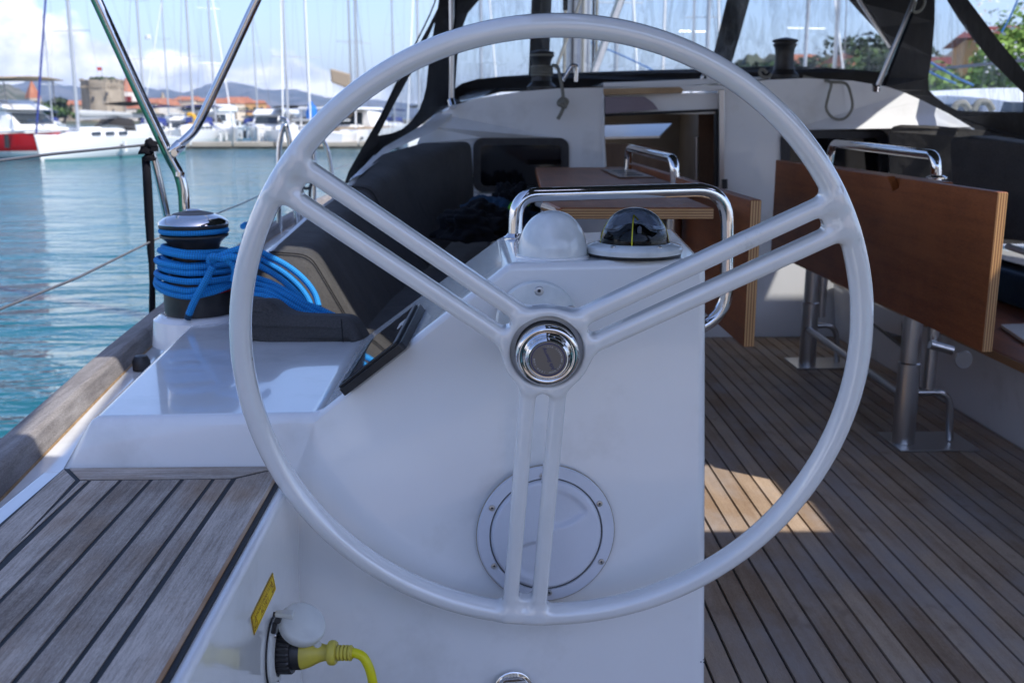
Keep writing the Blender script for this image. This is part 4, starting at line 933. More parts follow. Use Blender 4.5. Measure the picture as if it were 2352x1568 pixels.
ob('bulkhead', px_slab([wy3(Lp), wy3(door), wy3(pw), wy3(sw)], (0, .035, 0)), M['gel'], cab, bevel=.006)
for lp, inner in ((pw, rrect(1104, 333, 1290, 428, 12, 5)), (sw, rrect(1815, 318, 2022, 440, 12, 5))):
    wn = ob('window', px_slab([wy3(lp), [(p[0], p[1], YB) for p in inner]], (0, .03, 0), YB) if 0 else px_slab([[(p[0], p[1], YB - .012) for p in lp], [(p[0], p[1], YB - .012) for p in inner]], (0, .04, 0)), M['black'], cab, bevel=.004)
    ob('pane', px_slab([[(p[0], p[1], YB + .01) for p in inner]], (0, .006, 0)), M['tint'], wn)
# coachroof top behind the bulkhead, cambered; curving down at both sides
rows = []
for y in (YB + .03, 5.0, 5.55, 6.0, 6.5, 7.0, 7.5, 8.0, 8.5, 9.0):
    r_ = []
    for s in np.linspace(-1, 1, 19):
        f_ = 1 - .28 * (y - YB) / 4.4; hw = (1.02 if s < 0 else 1.22) * f_
        z = 1.135 - .55 * abs(s) ** 6 - .02 * abs(s) ** 2 + (.035 if s > .3 and s < .9 else 0) - .10 * (y - YB) / 4.4
        r_.append((.83 + s * hw, y, z))
    rows.append(r_)
rf = loft(rows); rf = (rf[0], [f for f in rf[1] if not (abs(sum(rf[0][i][1] for i in f) / 4 - 5.5) < .35 and .40 < sum(rf[0][i][0] for i in f) / 4 < 1.2)])  # unseen gap left in the roof to let daylight into the saloon
ob('coachroof', rf, M['gel'], cab, smooth=50)
ob('coaming_sweep', loft([[aty(1000, 262, YB), aty(1050, 236, YB), aty(1110, 222, YB)], [aty(1010, 250, 4.9), aty(1060, 222, 4.95), aty(1130, 208, 5.0)], [aty(1030, 240, 5.4), aty(1085, 210, 5.4), aty(1170, 200, 5.4)]]), M['gel'], cab, smooth=60)
ob('coaming_sweep', loft([[aty(800, 418, 3.66), aty(806, 410, 3.68), aty(830, 400, 3.72)], [aty(870, 349, 4.08), aty(882, 338, 4.12), aty(900, 345, 4.15)], [aty(958, 300, 4.45), aty(975, 285, 4.5), aty(1000, 300, 4.55)], [aty(1000, 262, YB), aty(1012, 254, 4.7), aty(1040, 262, YB)]]), M['gel'], cab, smooth=60)
# companionway
dw = thing('companionway', 'open companionway with wooden cabin inside and steel-edged jamb', 'companionway', aty(1520, 350, YB))
def bx_px(x0, x1, y0, y1, Y, th): return px_slab([[(x0, y0, Y), (x1, y0, Y), (x1, y1, Y), (x0, y1, Y)]], (0, th, 0))
ob('lintel', bx_px(1384, 1655, 214, 262, YB + .02, .03), M['gel'], dw)
ob('smoked_hatch_edge', px_slab([[(1390, 223, YB - .02), (1480, 222, YB - .02), (1500, 236, YB - .02), (1512, 252, YB - .02), (1390, 262, YB - .02)]], (0, .02, 0)), mat('mauve_reflection', (.20, .16, .20), .2, coat=.5), dw)  # mauve base colour stands in for the reflection on the smoked hatch
ob('slat', px_slab([[(1386, 204, YB - .04), (1562, 200, YB - .04), (1571, 207, YB - .04), (1567, 214, YB - .04), (1388, 219, YB - .04)]], (0, .03, 0)), M['slat'], dw, bevel=.004)
ob('door_post', bx_px(1652, 1665, 205, 500, YB - .02, .04), M['satin'], dw, bevel=.004)
ob('door_post', bx_px(1384, 1389, 205, 500, YB - .012, .03), M['gel'], dw, bevel=.004)
ob('door_frame', px_slab([[(1389, 262, YB), (1655, 250, YB), (1655, 256, YB), (1389, 268, YB)]], (0, .05, 0)), M['caulk'], dw)
ob('door_frame', bx_px(1645, 1652, 256, 500, YB, .05), M['caulk'], dw)
# interior
xl, xr_ = aty(1340, 300, YB)[0], aty(1720, 300, YB)[0]
ob('saloon_wall', box(xl, xr_, 6.3, 6.33, -.6, 1.08), M['lining'], dw)
ob('saloon_wall', box(xl - .03, xl, YB + .05, 7.0, -.6, 1.08), M['lining'], dw)
ob('saloon_wall', box(xr_, xr_ + .03, YB + .05, 7.0, -.6, 1.08), M['lining'], dw)
ob('saloon_ceiling', box(xl, xr_, 6.05, 7.0, 1.06, 1.08), mat('cream_lining', (.30, .27, .22), .6), dw)
ob('saloon_floor', box(xl, xr_, YB + .05, 7.0, -.62, -.6), M['cabin_wood'], dw)
ob('cabin_door', bx_px(1605, 1648, 262, 500, 5.0, .02), M['cabin_wood'], dw)
ob('handrail', tube([aty(1600, 315, 4.95), aty(1600, 480, 4.95)], .010, 10), M['satin'], dw)
sk_l = ob('skylight', px_slab([[(1385, 293, 5.3), (1543, 288, 5.3), (1515, 317, 5.0), (1385, 320, 5.0)]], (0, 0, .01)), M['satin'], dw)
ob('pane', px_slab([[(1385, 296, 5.27), (1455, 294, 5.27), (1455, 304, 5.15), (1385, 305, 5.15)]], (0, -.012, .004)), M['skylight'], sk_l)
ob('pane', px_slab([[(1460, 294, 5.27), (1528, 291, 5.27), (1513, 303, 5.15), (1460, 304, 5.15)]], (0, -.012, .004)), M['skylight'], sk_l)
ob('arched_trim', px_slab([[(1389, 330, 4.9), (1480, 332, 4.9), (1540, 350, 4.9), (1565, 400, 4.9), (1590, 450, 4.9), (1389, 450, 4.9)]], (0, .02, 0)), M['cabin_wood'], dw)
ob('latch', bx_px(1659, 1671, 412, 434, YB - .03, .02), M['black'], cab)
# coachroof winches, their ropes, handle
zr = 1.13
c1 = aty(1244, 207, 4.80)
winch('winch', 'dark coachroof winch left of the companionway with grey line around it', tuple(c1), .85, red=False, group='coachroof winches')
rg = thing('grey_rope', 'grey line wound on the left coachroof winch, knotted tail hanging down the bulkhead', 'rope', c1)
for k, z_ in enumerate((.066, .078, .090, .102)):
    ob('turn', tube([(c1[0] + .0475 * math.cos(a), c1[1] + .0475 * math.sin(a), c1[2] + z_) for a in np.linspace(0, 2 * math.pi, 32)[:-1]], .0058, 10, closed=True), M['rope_grey'], rg, smooth=60)
ob('turn', tube([(c1[0] + .052 * math.cos(a), c1[1] + .052 * math.sin(a), c1[2] + .152) for a in np.linspace(0, 2 * math.pi, 32)[:-1]], .0055, 10, closed=True), M['rope_grey'], rg, smooth=60)
pp([(1270, 150, 4.76), (1280, 154, 4.70), (1285, 170, 4.62), (1290, 195, 4.60), (1294, 225, 4.60)], 0, .0075, 'rope_grey', rg, 'tail')
pp([(1294, 225, 4.60), (1285, 232, 4.59), (1284, 240, 4.58), (1296, 243, 4.58), (1303, 234, 4.59), (1296, 228, 4.585), (1288, 238, 4.575), (1299, 246, 4.58), (1294, 232, 4.57)], 0, .0085, 'rope_grey', rg, 'knot', 5)
pp([(1296, 240, 4.59), (1290, 258, 4.60), (1281, 274, 4.60)], 0, .0080, 'rope_grey', rg, 'tail')
c2w = aty(1799, 181, 4.85)
winch('winch.001' if 0 else 'winch', 'bare dark coachroof winch right of the companionway', tuple(c2w), .88, red=False, group='coachroof winches')
lp = thing('rope_loop', 'thin tan rope loop hanging on the bulkhead below the right winch', 'rope', aty(1925, 190, 4.6))
pp([(1845, 176, 4.72), (1880, 184, 4.68), (1908, 190, 4.62), (1903, 220, 4.60), (1898, 250, 4.60), (1915, 272, 4.60), (1940, 272, 4.60), (1957, 250, 4.60), (1955, 220, 4.60), (1942, 192, 4.62), (1905, 188, 4.63)], 0, .0060, 'rope_grey', lp, 'loop')
pp([(1762, 168, 4.7), (1752, 160, 4.7), (1745, 165, 4.7), (1750, 176, 4.7), (1764, 178, 4.7), (1772, 170, 4.7)], 0, .0075, 'rope_grey', lp, 'coil')
wh_ = thing('winch_crank', 'polished winch handle beside the left coachroof winch', 'handle', aty(1310, 170, 4.75))
ob('grip', tube(round_path([aty(1292, 185, 4.75), aty(1314, 150, 4.75), aty(1325, 152, 4.75), aty(1323, 188, 4.75)], .02), .010, 14), M['chrome'], wh_, smooth=60)
lv = thing('line_lead', 'small bent line guide on the sliding hatch beside the slat', 'line guide', aty(1617, 180, 4.8))
pp([(1612, 195, 4.8), (1614, 175, 4.8), (1624, 170, 4.8), (1628, 185, 4.8)], 0, .008, 'satin', lv, 'guide')
tag(ob('hatch_garage', px_slab([[(1386, 203, 4.75), (1570, 199, 4.75), (1770, 182, 4.75), (1770, 176, 4.75), (1640, 180, 4.75), (1500, 186, 4.75), (1386, 190, 4.75)]], (0, .5, .0)), M['gel'], bevel=.004), 'white sliding hatch garage above the companionway', 'hatch cover')

# ================================================================= cockpit tables
def leg(t, x, y, ztop):
    lg_ = ob('leg', lathe([(.040, 0), (.040, .005), (.034, .008), (.0335, .26), (.0335, .262), (.029, .266), (.029, ztop)], (x, y, 0), 32), M['satin'], t, smooth=40)
    return lg_
tb1 = thing('folding_table', 'starboard folding table with hanging mahogany leaf and two steel legs', 'table', (1.3, 3.5, 0), 'cockpit tables')
zt1 = .828
# hanging leaf with a notch in its top edge
y0, y1, xlf = 2.405, 4.28, 1.215
nt_y = 3.02
leaf = [(y0, .44), (y0, zt1), (nt_y - .045, zt1), (nt_y - .030, zt1 - .03), (nt_y + .010, zt1 - .042), (nt_y + .05, zt1 - .012), (nt_y + .06, zt1), (y1, zt1), (y1, .44)]
def leaf_geo(pts, x, th): return slab([[(x, a, b_) for a, b_ in pts]], (th, 0, 0), [[(a, b_, 0) for a, b_ in pts]])
ob('leaf', leaf_geo(leaf, xlf, .026), M['mahogany'], tb1, bevel=.003)
ob('leaf_edge', box(xlf + .0012, xlf + .0248, y0 - .0022, y0 - .0004, .4415, zt1 - .002), M['ply_x'], tb1)
ob('top_beam', box(xlf + .028, xlf + .10, y0 + .45, y1 - .1, zt1 - .075, zt1 - .004), M['mahogany'], tb1, bevel=.003)
leg(tb1, 1.31, 3.03, .76); leg(tb1, 1.335, 4.08, .76)
for yy in (3.03, 4.08):
    ob('foot_plate', box(1.27, 1.52, yy - .08, yy + .11, .001, .007), M['satin'], tb1, bevel=.002)
    ob('foot_brace', tube(round_path([(1.34, yy + .01, .165), (1.45, yy + .01, .165), (1.462, yy + .01, .01)], .07, 8), .011, 12), M['satin'], tb1, smooth=60)
    ob('slide_tube', tube([(1.385, yy + .02, .17 if yy < 3.5 else .2), (1.385, yy + .02, .76)], .019, 20), M['satin'], tb1, smooth=60)
ob('clamp', join(tube([(1.35, 2.99, .33), (1.42, 2.99, .31)], .014, 12)[:2], lathe([(.0, -.006), (.026, -.006), (.028, 0), (.026, .006), (0, .007)], (1.45, 2.975, .285), 28, (0, 1, 0))), M['satin'], tb1, smooth=40)
ob('stretcher', tube([(1.30, 3.05, .155), (1.325, 4.06, .155)], .0125, 14), M['satin'], tb1, smooth=60)
hr = [aty(1900, 400, 4.05), aty(1912, 329, 4.05), aty(2150, 357, 3.02), aty(2150, 425, 3.02)]
ob('handrail', tube(round_path(hr, .055, 8), .0155, 18), M['chrome'], tb1, smooth=60)
ob('handrail_foot', lathe([(.03, 0), (.03, .004), (.018, .010)], (hr[3][0], 3.02, zt1 - .004), 24), M['chrome'], tb1, smooth=40)

tb2 = thing('folding_table', 'port folding table with raised mahogany leaf and cup holders behind the compass', 'table', (.5, 3.3, 0), 'cockpit tables')
zt2 = .800
xa0 = aty(1250, 420, 3.5)[0]
pa = [atz(1275, 474, zt2), atz(1640, 477, zt2), atz(1470, 392, zt2 + .012), atz(1418, 380, zt2 + .012), atz(1250, 388, zt2 + .012), atz(1252, 462, zt2)]
far_y = 4.25
pts = [(atz(1262, 474, zt2)[0] + .02, atz(1300, 477, zt2)[1]), (atz(1640, 477, zt2)[0], atz(1640, 477, zt2)[1]), (.530, far_y - .5), (.52, far_y), (.215, far_y), (atz(1252, 462, zt2)[0], atz(1252, 462, zt2)[1])]
ob('leaf', slab([[(a, b_, zt2 - .026) for a, b_ in pts]], (0, 0, .026)), M['mahogany'], tb2, bevel=.004)
ea, eb = pts[0], pts[1]
ob('leaf_edge', slab([[(ea[0] + .01, ea[1] - .0022, zt2 - .0245), (eb[0] - .001, eb[1] - .0022, zt2 - .0245), (eb[0] - .001, eb[1] - .0006, zt2 - .0245), (ea[0] + .01, ea[1] - .0006, zt2 - .0245)]], (0, 0, .0225)), M['ply_z'], tb2)
ob('leaf_edge', tube([(ea[0] + .012, ea[1] + .0, zt2 - .013), (pts[5][0] - .001, pts[5][1] - .01, zt2 - .013)], .011, 8), M['ply_z'], tb2)
xb_ = .592
ob('leaf', box(xb_, xb_ + .025, 2.265, 4.30, .488, zt2 + .022), M['mahogany'], tb2, bevel=.003, label='mahogany leaf hanging down on the right side')
ob('leaf_edge', box(xb_ + .001, xb_ + .0238, 2.2624, 2.2645, .490, zt2 + .020), M['ply_x'], tb2)
ob('centre_board', box(.50, xb_ - .002, 2.9, 4.25, zt2 - .03, zt2 + .002), M['mahogany'], tb2, bevel=.003)
ob('cup_tray', join(box(.455, .575, 3.45, 3.98, zt2 + .0028, zt2 + .006)), M['cabin_wood'], tb2)
for yy in (3.56, 3.70, 3.84): ob('cup_hole', lathe([(.036, .0062), (.036, .0066), (0, .0066)], (.515, yy, zt2), 28), M['caulk'], tb2)
hr = [aty(1441, 395, 3.95), aty(1445, 340, 3.95), aty(1548, 366, 3.18), aty(1552, 425, 3.18)]
ob('handrail', tube(round_path(hr, .05, 8), .0150, 18), M['chrome'], tb2, smooth=60)
leg(tb2, .555, 3.0, .76); leg(tb2, .555, 4.0, .76)
ob('slide_tube', tube([(.50, 2.98, .02), (.50, 2.98, .76)], .018, 16), M['satin'], tb2, smooth=60)
ob('slide_tube', tube([(.455, 3.02, .02), (.455, 3.02, .76)], .014, 16), M['satin'], tb2, smooth=60)

# ================================================================= sprayhood
spr = thing('sprayhood', 'dark grey canvas sprayhood with scratched clear windows over the companionway', 'sprayhood', (CL, 5, 1.1))
def yl(px): return float(np.interp(px, [780, 870, 1045, 1300, 1700, 2040, 2130, 2352, 2600], [3.80, 4.25, 5.40, 5.50, 5.50, 5.35, 5.0, 4.15, 3.5]))
def cv(lp, dy=0.): return [(p[0], p[1], yl(p[0]) + dy) for p in lp]
TH = (0, .006, 0)
side_w = [(868, 312), (900, 306), (923, 297), (945, 278), (963, 252), (973, 225), (979, 200), (984, 150), (992, 95), (999, 50), (975, 104), (948, 162), (905, 240)]
ob('canvas_panel', px_slab([cv([(1030, -160), (1150, -160), (1105, -5), (1075, 30), (1058, 75), (1050, 140), (1046, 200), (1043, 240), (1028, 243), (1005, 258), (960, 293), (880, 352), (812, 414), (790, 425), (800, 395), (868, 275), (930, 160), (985, 60), (1005, 20)]), cv(side_w)], TH), M['canvas'], spr)
ob('window_vinyl', px_slab([cv([(866, 314), (925, 299), (965, 254), (981, 200), (986, 150), (1001, 46), (946, 160)], .002)], (0, .0015, 0)), M['vinyl'], spr)
band = [(1043, 205), (1060, 192), (1095, 182), (1150, 176), (1300, 170), (1500, 161), (1650, 157), (1760, 152), (1830, 152), (1900, 156), (1970, 161), (2030, 167), (2045, 200), (2009, 208), (1920, 200), (1839, 196), (1700, 200), (1500, 202), (1300, 206), (1150, 212), (1060, 236), (1035, 250)]
ob('hem', px_slab([cv(band, -.01)], (0, .012, 0)), M['canvas'], spr, bevel=.003)
ob('window_vinyl', px_slab([cv([(1046, 215), (1050, 140), (1062, 60), (1080, 20), (1150, -160), (1300, -160), (1700, -160), (1950, -160), (1960, 10), (2000, 60), (2045, 110), (2045, 150), (2035, 185), (1900, 176), (1700, 178), (1300, 188), (1100, 200)], .012)], (0, .0015, 0)), M['vinyl'], spr)
ob('mullion', px_slab([cv([(1222, -160), (1272, -160), (1267, 0), (1260, 178), (1214, 178), (1221, 0)], -.004)], (0, .01, 0)), M['canvas'], spr)
ob('mullion', px_slab([cv([(1715, -160), (1760, -160), (1722, 0), (1700, 80), (1676, 162), (1630, 162), (1648, 90), (1670, 0)], -.004)], (0, .01, 0)), M['canvas'], spr)
ob('mullion', px_slab([cv([(1294, -160), (1308, -160), (1304, 24), (1293, 24)], -.004)], (0, .01, 0)), M['canvas'], spr)
win_r = [(2154, -60), (2148, -20), (2147, 50), (2140, 130), (2132, 180), (2133, 207), (2148, 222), (2172, 240), (2199, 254), (2260, 256), (2420, 256), (2420, 285), (2352, 214), (2276, 139), (2230, 82), (2200, 40), (2178, 4), (2160, -40)]
ob('canvas_panel', px_slab([cv([(1925, -160), (2200, -160), (2196, -60), (2224, 0), (2290, 88), (2352, 163), (2520, 360), (2520, 420), (2352, 322), (2290, 312), (2245, 300), (2195, 270), (2130, 238), (2080, 221), (2035, 214), (2005, 206), (2035, 180), (2046, 150), (2046, 120), (2036, 98), (2008, 64), (1975, 28), (1950, 0)]), cv(win_r[:10] + [(2352, 258)] + win_r[12:])], TH), M['canvas'], spr)
ob('window_vinyl', px_slab([cv([(2146, -70), (2130, 180), (2131, 209), (2198, 257), (2354, 260), (2354, 212), (2274, 137), (2176, 0)], .004)], (0, .0015, 0)), M['vinyl'], spr)
ob('roof_canvas', loft([[(-.50, 3.9, 1.72), (-.2, 3.9, 1.9), (CL, 3.9, 2.0), (1.8, 3.9, 1.85), (1.9, 3.9, 1.72)], [(-.25, 5.4, 1.72), (0, 5.4, 1.78), (CL, 5.4, 1.85), (1.85, 5.4, 1.78), (2.1, 5.4, 1.72)]]), M['canvas'], spr, solid=.004, smooth=60)
for pts_ in ([(1036, -80, 4.62), (1038, 100, 4.62), (1037, 245, 4.62)], [(2112, -30, 4.5), (2082, 45, 4.5), (2050, 120, 4.52), (2014, 203, 4.55)], [(1955, -30, 5.2), (1990, 25, 5.2), (2045, 108, 5.2)]):
    pp(pts_, 0, .0115, 'satin', spr, 'frame_tube', 3, 12)
pp([(2097, 28, 4.48), (2080, 70, 4.48), (2052, 140, 4.5), (2031, 198, 4.53)], 0, .0065, 'strap', spr, 'strap', 3, 8)
pp([(2120, -20, 4.47), (2124, 8, 4.47), (2112, 26, 4.47), (2098, 26, 4.47), (2104, 4, 4.47)], 0, .006, 'rope_grey', spr, 'lashing', 5, 8)
pp([(1044, -80, 4.60), (1046, 40, 4.60), (1030, 120, 4.60)], 0, .0045, 'strap', spr, 'strap', 4, 8)
pp([(1036, 230, 4.6), (1040, 246, 4.58)], 0, .016, 'chrome', spr, 'tube_foot', 3, 12)
pp([(2013, 196, 4.54), (2012, 208, 4.55)], 0, .018, 'chrome', spr, 'tube_foot', 3, 12)
pp([(868, 282, 4.22), (940, 130, 4.7), (998, 8, 5.15), (1004, -60, 5.2)], 0, .004, 'strap', spr, 'zip', 4, 6)
pp([(790, 425, 3.8), (780, 434, 3.79), (788, 442, 3.8), (800, 425, 3.8), (815, 415, 3.85)], 0, .004, 'strap', spr, 'tie', 4, 6)

# ================================================================= bimini over the helm (cloth unseen; outline and holes shaped for shade and sun patches)
ZB = 1.98
def up(P_): P_ = np.array(P_, float); k = (ZB - P_[2]) / SUN_DIR.z; return (P_[0] + SUN_DIR.x * k, P_[1] + SUN_DIR.y * k, ZB)
hA = [up((-.80, 1.69, .46)), up((-.72, 1.69, .44)), up((-.80, 2.27, .45)), up((-.885, 2.24, .47))]
hB = [up(aty(600, 640, 2.44)), up(aty(655, 568, 2.60)), up(aty(734, 566, 2.58)), up(aty(785, 615, 2.57)), up(aty(835, 690, 2.57)), up(aty(862, 750, 2.57)), up(atz(866, 790, .47)), up(aty(720, 815, 2.42))]
hC = [up(atz(1560, 1068, 0)), up(atz(1745, 1068, 0)), up(atz(1806, 1140, 0)), up(atz(1862, 1152, 0)), up(atz(1912, 1220, 0)), up(atz(1560, 1220, 0))]
def ccw(lp):
    a = sum(lp[i][0] * lp[(i + 1) % len(lp)][1] - lp[(i + 1) % len(lp)][0] * lp[i][1] for i in range(len(lp))); return lp if a > 0 else lp[::-1]
bim = thing('bimini', 'grey canvas bimini awning stretched on steel tubes over the helm', 'awning', (.8, 1, ZB))
outb = [(.02, -.25, ZB), (3.3, -.25, ZB), (3.3, 2.9, ZB), (3.05, 3.75, ZB), (2.95, 4.4, ZB), (-.35, 4.3, ZB), (-.35, 3.0, ZB), (.02, 2.6, ZB)]
hD = [(2.32, 4.04, ZB), (2.50, 3.72, ZB), (2.97, 3.72, ZB), (2.93, 4.05, ZB), (2.50, 4.24, ZB), (2.40, 4.14, ZB)]
SUN_PATCH_HOLES = [ccw(h) for h in (hA, hB, hC, hD)]  # openings added so that sun patches land on rail, cushions and sole
ob('canopy', slab([outb] + SUN_PATCH_HOLES, (0, 0, .006)), M['bimini'], bim)
YT = 2.86
t1 = [(150, -160, YT), (225, 0, YT), (310, 185, YT), (392, 358, YT), (413, 398, YT), (424, 440, YT), (428, 500, YT), (431, 590, YT + .02)]
t1w = [aty(*p) for p in t1]
ob('frame_tube', tube(smooth_path([np.array((.3, YT, ZB - .012)), np.array((-.75, YT, ZB - .02))] + t1w, 6), .0118, 18), M['chrome'], bim, smooth=60)
ob('green_sheath', tube([p + (-.0112, -.003, .0) for p in smooth_path(t1w[:7], 5)], .0072, 10), M['green_sheath'], bim, smooth=60)
t2w = [aty(*p) for p in ((670, -160, YT), (590, 0, YT), (520, 150, YT), (462, 272, YT), (446, 300, YT), (420, 326, YT - .01), (395, 350, YT - .012))]
ob('frame_tube', tube(smooth_path([np.array((.1, YT + .05, ZB - .012))] + t2w, 6), .0118, 18), M['chrome'], bim, smooth=60)
for jg in (lathe([(.014, -.02), (.0155, -.018), (.0155, .018), (.014, .02)], t2w[-1] + (.012, 0, .01), 20, t2w[-2] - t2w[-1])[:2], lathe([(.0, -.008), (.009, -.008), (.009, .008), (0, .008)], aty(402, 352, YT - .03), 14, (0, 1, 0)), lathe([(.0135, -.006), (.0135, .006)], aty(413, 400, YT), 18, (0.1, 0, 1))): ob('tube_joint', jg, M['chrome'], bim, smooth=40)
for px_, py_, zz in ((3.25, 2.9, 0), (-1.2, -1.2, 0), (3.2, -1.2, 0)):
    ob('frame_tube', tube([(px_, py_, .45), (px_, py_, ZB)], .0118, 12), M['chrome'], bim, smooth=60)

# ================================================================= guard rails and stanchions on the port side
gd = thing('guard_rail', 'thin steel guard wires running along the port side', 'guard rail', (-.9, 3, .5))
def wire(pts_, r=.0028, mt='rigging', par=gd, nm='guard_wire'): return ob(nm, tube([aty(*p) for p in pts_], r, 8), M[mt], par, smooth=60)
wire([(-80, 742, 1.75), (180, 637, 2.2), (352, 552, 2.88), (380, 540, 2.9)], .0030)
wire([(-80, 379, 1.9), (120, 354, 2.3), (345, 332, 2.88)], .0032)
wire([(400, 530, 2.92), (560, 466, 4.0), (640, 428, 5.2), (745, 395, 6.3), (830, 370, 8)], .0028)
sn = thing('stanchion', 'polished stanchion with a black strap tied round it next to the awning frame', 'stanchion', aty(402, 600, 2.9), 'stanchions')
pp([(344, 332, 2.88), (366, 420, 2.89), (386, 510, 2.90), (402, 592, 2.92)], 0, .0110, 'chrome', sn, 'tube', 3, 16)
ob('foot', lathe([(.028, 0), (.026, .012), (.014, .03), (.013, .05)], np.array([sn.location[0], 2.92, at_y(ZD, 2.92) + .03]), 20), M['chrome'], sn, smooth=40)
sp_ = thing('strap', 'long black webbing strap knotted at the stanchion top and hanging to the rail', 'strap', aty(345, 340, 2.85))
def ribbon(c, w_, par, nm='webbing'):
    L_ = [aty(p[0] - w_[i], p[1], p[2]) for i, p in enumerate(c)]; R_ = [aty(p[0] + w_[i], p[1], p[2]) for i, p in enumerate(c)]
    return ob(nm, loft([L_, [(a + b_) / 2 + (0, -.006, 0) for a, b_ in zip(L_, R_)], R_]), M['strap'], par, solid=.003, smooth=180)
ribbon([(335, 360, 2.84), (339, 420, 2.84), (343, 500, 2.84), (347, 580, 2.84), (349, 604, 2.84), (350, 650, 2.84), (350, 700, 2.84), (348, 745, 2.84)], [9, 10, 10, 8, 7, 6, 7, 5], sp_)
ribbon([(349, 690, 2.838), (355, 715, 2.838), (358, 742, 2.838)], [3, 3, 2.5], sp_)
for px_, py_, rr_, sd_ in ((346, 334, .016, 1.), (336, 350, .018, 2.), (352, 345, .014, 3.), (342, 366, .015, 4.)):
    ob('knot', crumple(aty(px_, py_, 2.84), rr_, rr_ * .8, rr_, sd_, 10), M['strap'], sp_, smooth=180)
s2 = thing('gate_stanchion', 'bright curved gate stanchion ahead of the stanchion with the strap', 'stanchion', aty(645, 560, 5.0), 'stanchions')
pp([(643, 592, 5.0), (641, 500, 5.0), (640, 420, 5.0), (641, 345, 5.0), (647, 305, 5.0), (654, 288, 5.0), (660, 300, 5.0), (668, 345, 5.0), (672, 400, 5.0), (684, 520, 5.02)], 0, .0125, 'chrome', s2, 'tube', 5, 14)
pp([(640, 272, 4.98), (655, 276, 5.0), (662, 282, 5.0)], 0, .012, 'chrome', s2, 'end_fitting', 4, 10)
s3 = thing('gate_stanchion', 'second curved stanchion further forward with a looped dark cord', 'stanchion', aty(735, 530, 6.0), 'stanchions')
pp([(722, 540, 5.8), (722, 440, 5.8), (721, 370, 5.8), (724, 330, 5.8), (735, 318, 5.8), (750, 340, 5.8), (762, 400, 5.8), (768, 470, 5.8), (770, 520, 5.8)], 0, .0125, 'chrome', s3, 'tube', 5, 14)
pp([(690, 408, 5.6), (692, 425, 5.6), (702, 433, 5.6), (714, 428, 5.6), (716, 412, 5.6), (712, 440, 5.6), (711, 470, 5.6)], 0, .008, 'rope_dark', s3, 'cord', 5, 8)
s4 = thing('stanchion', 'plain upright stanchion seen through the wheel by the sprayhood', 'stanchion', aty(700, 560, 5.4), 'stanchions')
pp([(695, 560, 5.3), (692, 480, 5.3), (690, 420, 5.3)], 0, .0115, 'chrome', s4, 'tube', 4, 14)

# ================================================================= own mast, boom and what lies on deck forward
own = thing('own_mast', 'thick pale aluminium mast of this yacht seen through the sprayhood window', 'mast', aty(1326, 190, 8.0))
mx = aty(1326, 160, 8.0)
ob('mast_tube', lathe([(.10, -.9), (.10, 14)], (mx[0], 8.0, 1.0), 28), M['alloy'], own, smooth=60)
for k, (dx, dy, mt_, r_) in enumerate(((-.11, -.1, 'rope_grey', .012), (.11, -.1, 'rope_dark', .010), (.03, -.12, 'rope_grey', .010), (-.05, -.12, 'rope_dark', .009), (.14, -.06, 'rope_grey', .011))):
    ob('halyard', tube([(mx[0] + dx, 8.0 + dy, .95), (mx[0] + dx * .9, 8.0 + dy, 3), (mx[0] + dx * .8, 8.0 + dy, 8)], r_, 8), M[mt_], own, smooth=60)
ob('vang', tube([(mx[0] + .05, 7.9, 1.15), (mx[0] + .35, 6.6, 2.3)], .03, 14), M['satin'], own, smooth=60)
pp([(1276, 160, 7.6), (1320, 40, 7.6), (1352, -60, 7.6)], 0, .012, 'rope_grey', own, 'shroud', 3, 8)
# ================================================================= water, shore, hills
ZW = -1.2
def pl(px, D, z=ZW):          # point at forward distance D under the picture column px
    r = ray(px, 270); return np.array([r[0] / r[1] * D, D, z])
NG = 1
struct('water', ([(-6000, -4000, ZW), (6000, -4000, ZW), (6000, 8000, ZW), (-6000, 8000, ZW)], [(0, 1, 2, 3)]), M['water'])
struct('sea_bed', ([(-6000, -3000, ZW - 1), (6000, -3000, ZW - 1), (6000, 8000, ZW - 1), (-6000, 8000, ZW - 1)], [(0, 1, 2, 3)]), M['land'])
def prof(tbl, px): return float(np.interp(px, [t_[0] for t_ in tbl], [t_[1] for t_ in tbl]))
ridge = [(-400, 205), (-100, 203), (0, 201), (60, 195), (105, 189), (150, 197), (190, 206), (240, 210), (300, 212), (370, 210), (430, 214), (470, 206), (507, 198), (545, 194), (580, 196), (600, 205), (640, 211), (690, 214), (740, 224), (800, 228), (850, 234), (950, 240), (1100, 246), (1300, 240), (1500, 232), (1700, 236), (1900, 240), (2400, 236), (2800, 240)]
def mountains():
    rows = []
    for j, t_ in enumerate(np.linspace(0, 1, 16)):
        r_ = []
        for px in np.arange(-400, 2800, 12):
            D = 4200 + 2600 * t_; top_z = (274 - prof(ridge, px)) / FPX * 6800 * 1.02
            k = t_ ** .8 * (1 - .25 * max(0, (t_ - .9) / .1)); nn_ = noise.fractal(Vector((px * .011, t_ * 3.5, 2.)), 1, 2, 6)
            z = -2 + top_z * (k + nn_ * .20 * (1 - abs(t_ * 2 - 1) ** 4) * (1 if t_ < .93 else .0)) ; r_.append(tuple(pl(px, D, 0) + (0, 0, max(z, -3)) ))
        rows.append(r_)
    return loft(rows)
struct('mountains', mountains(), M['hill'], smooth=180)
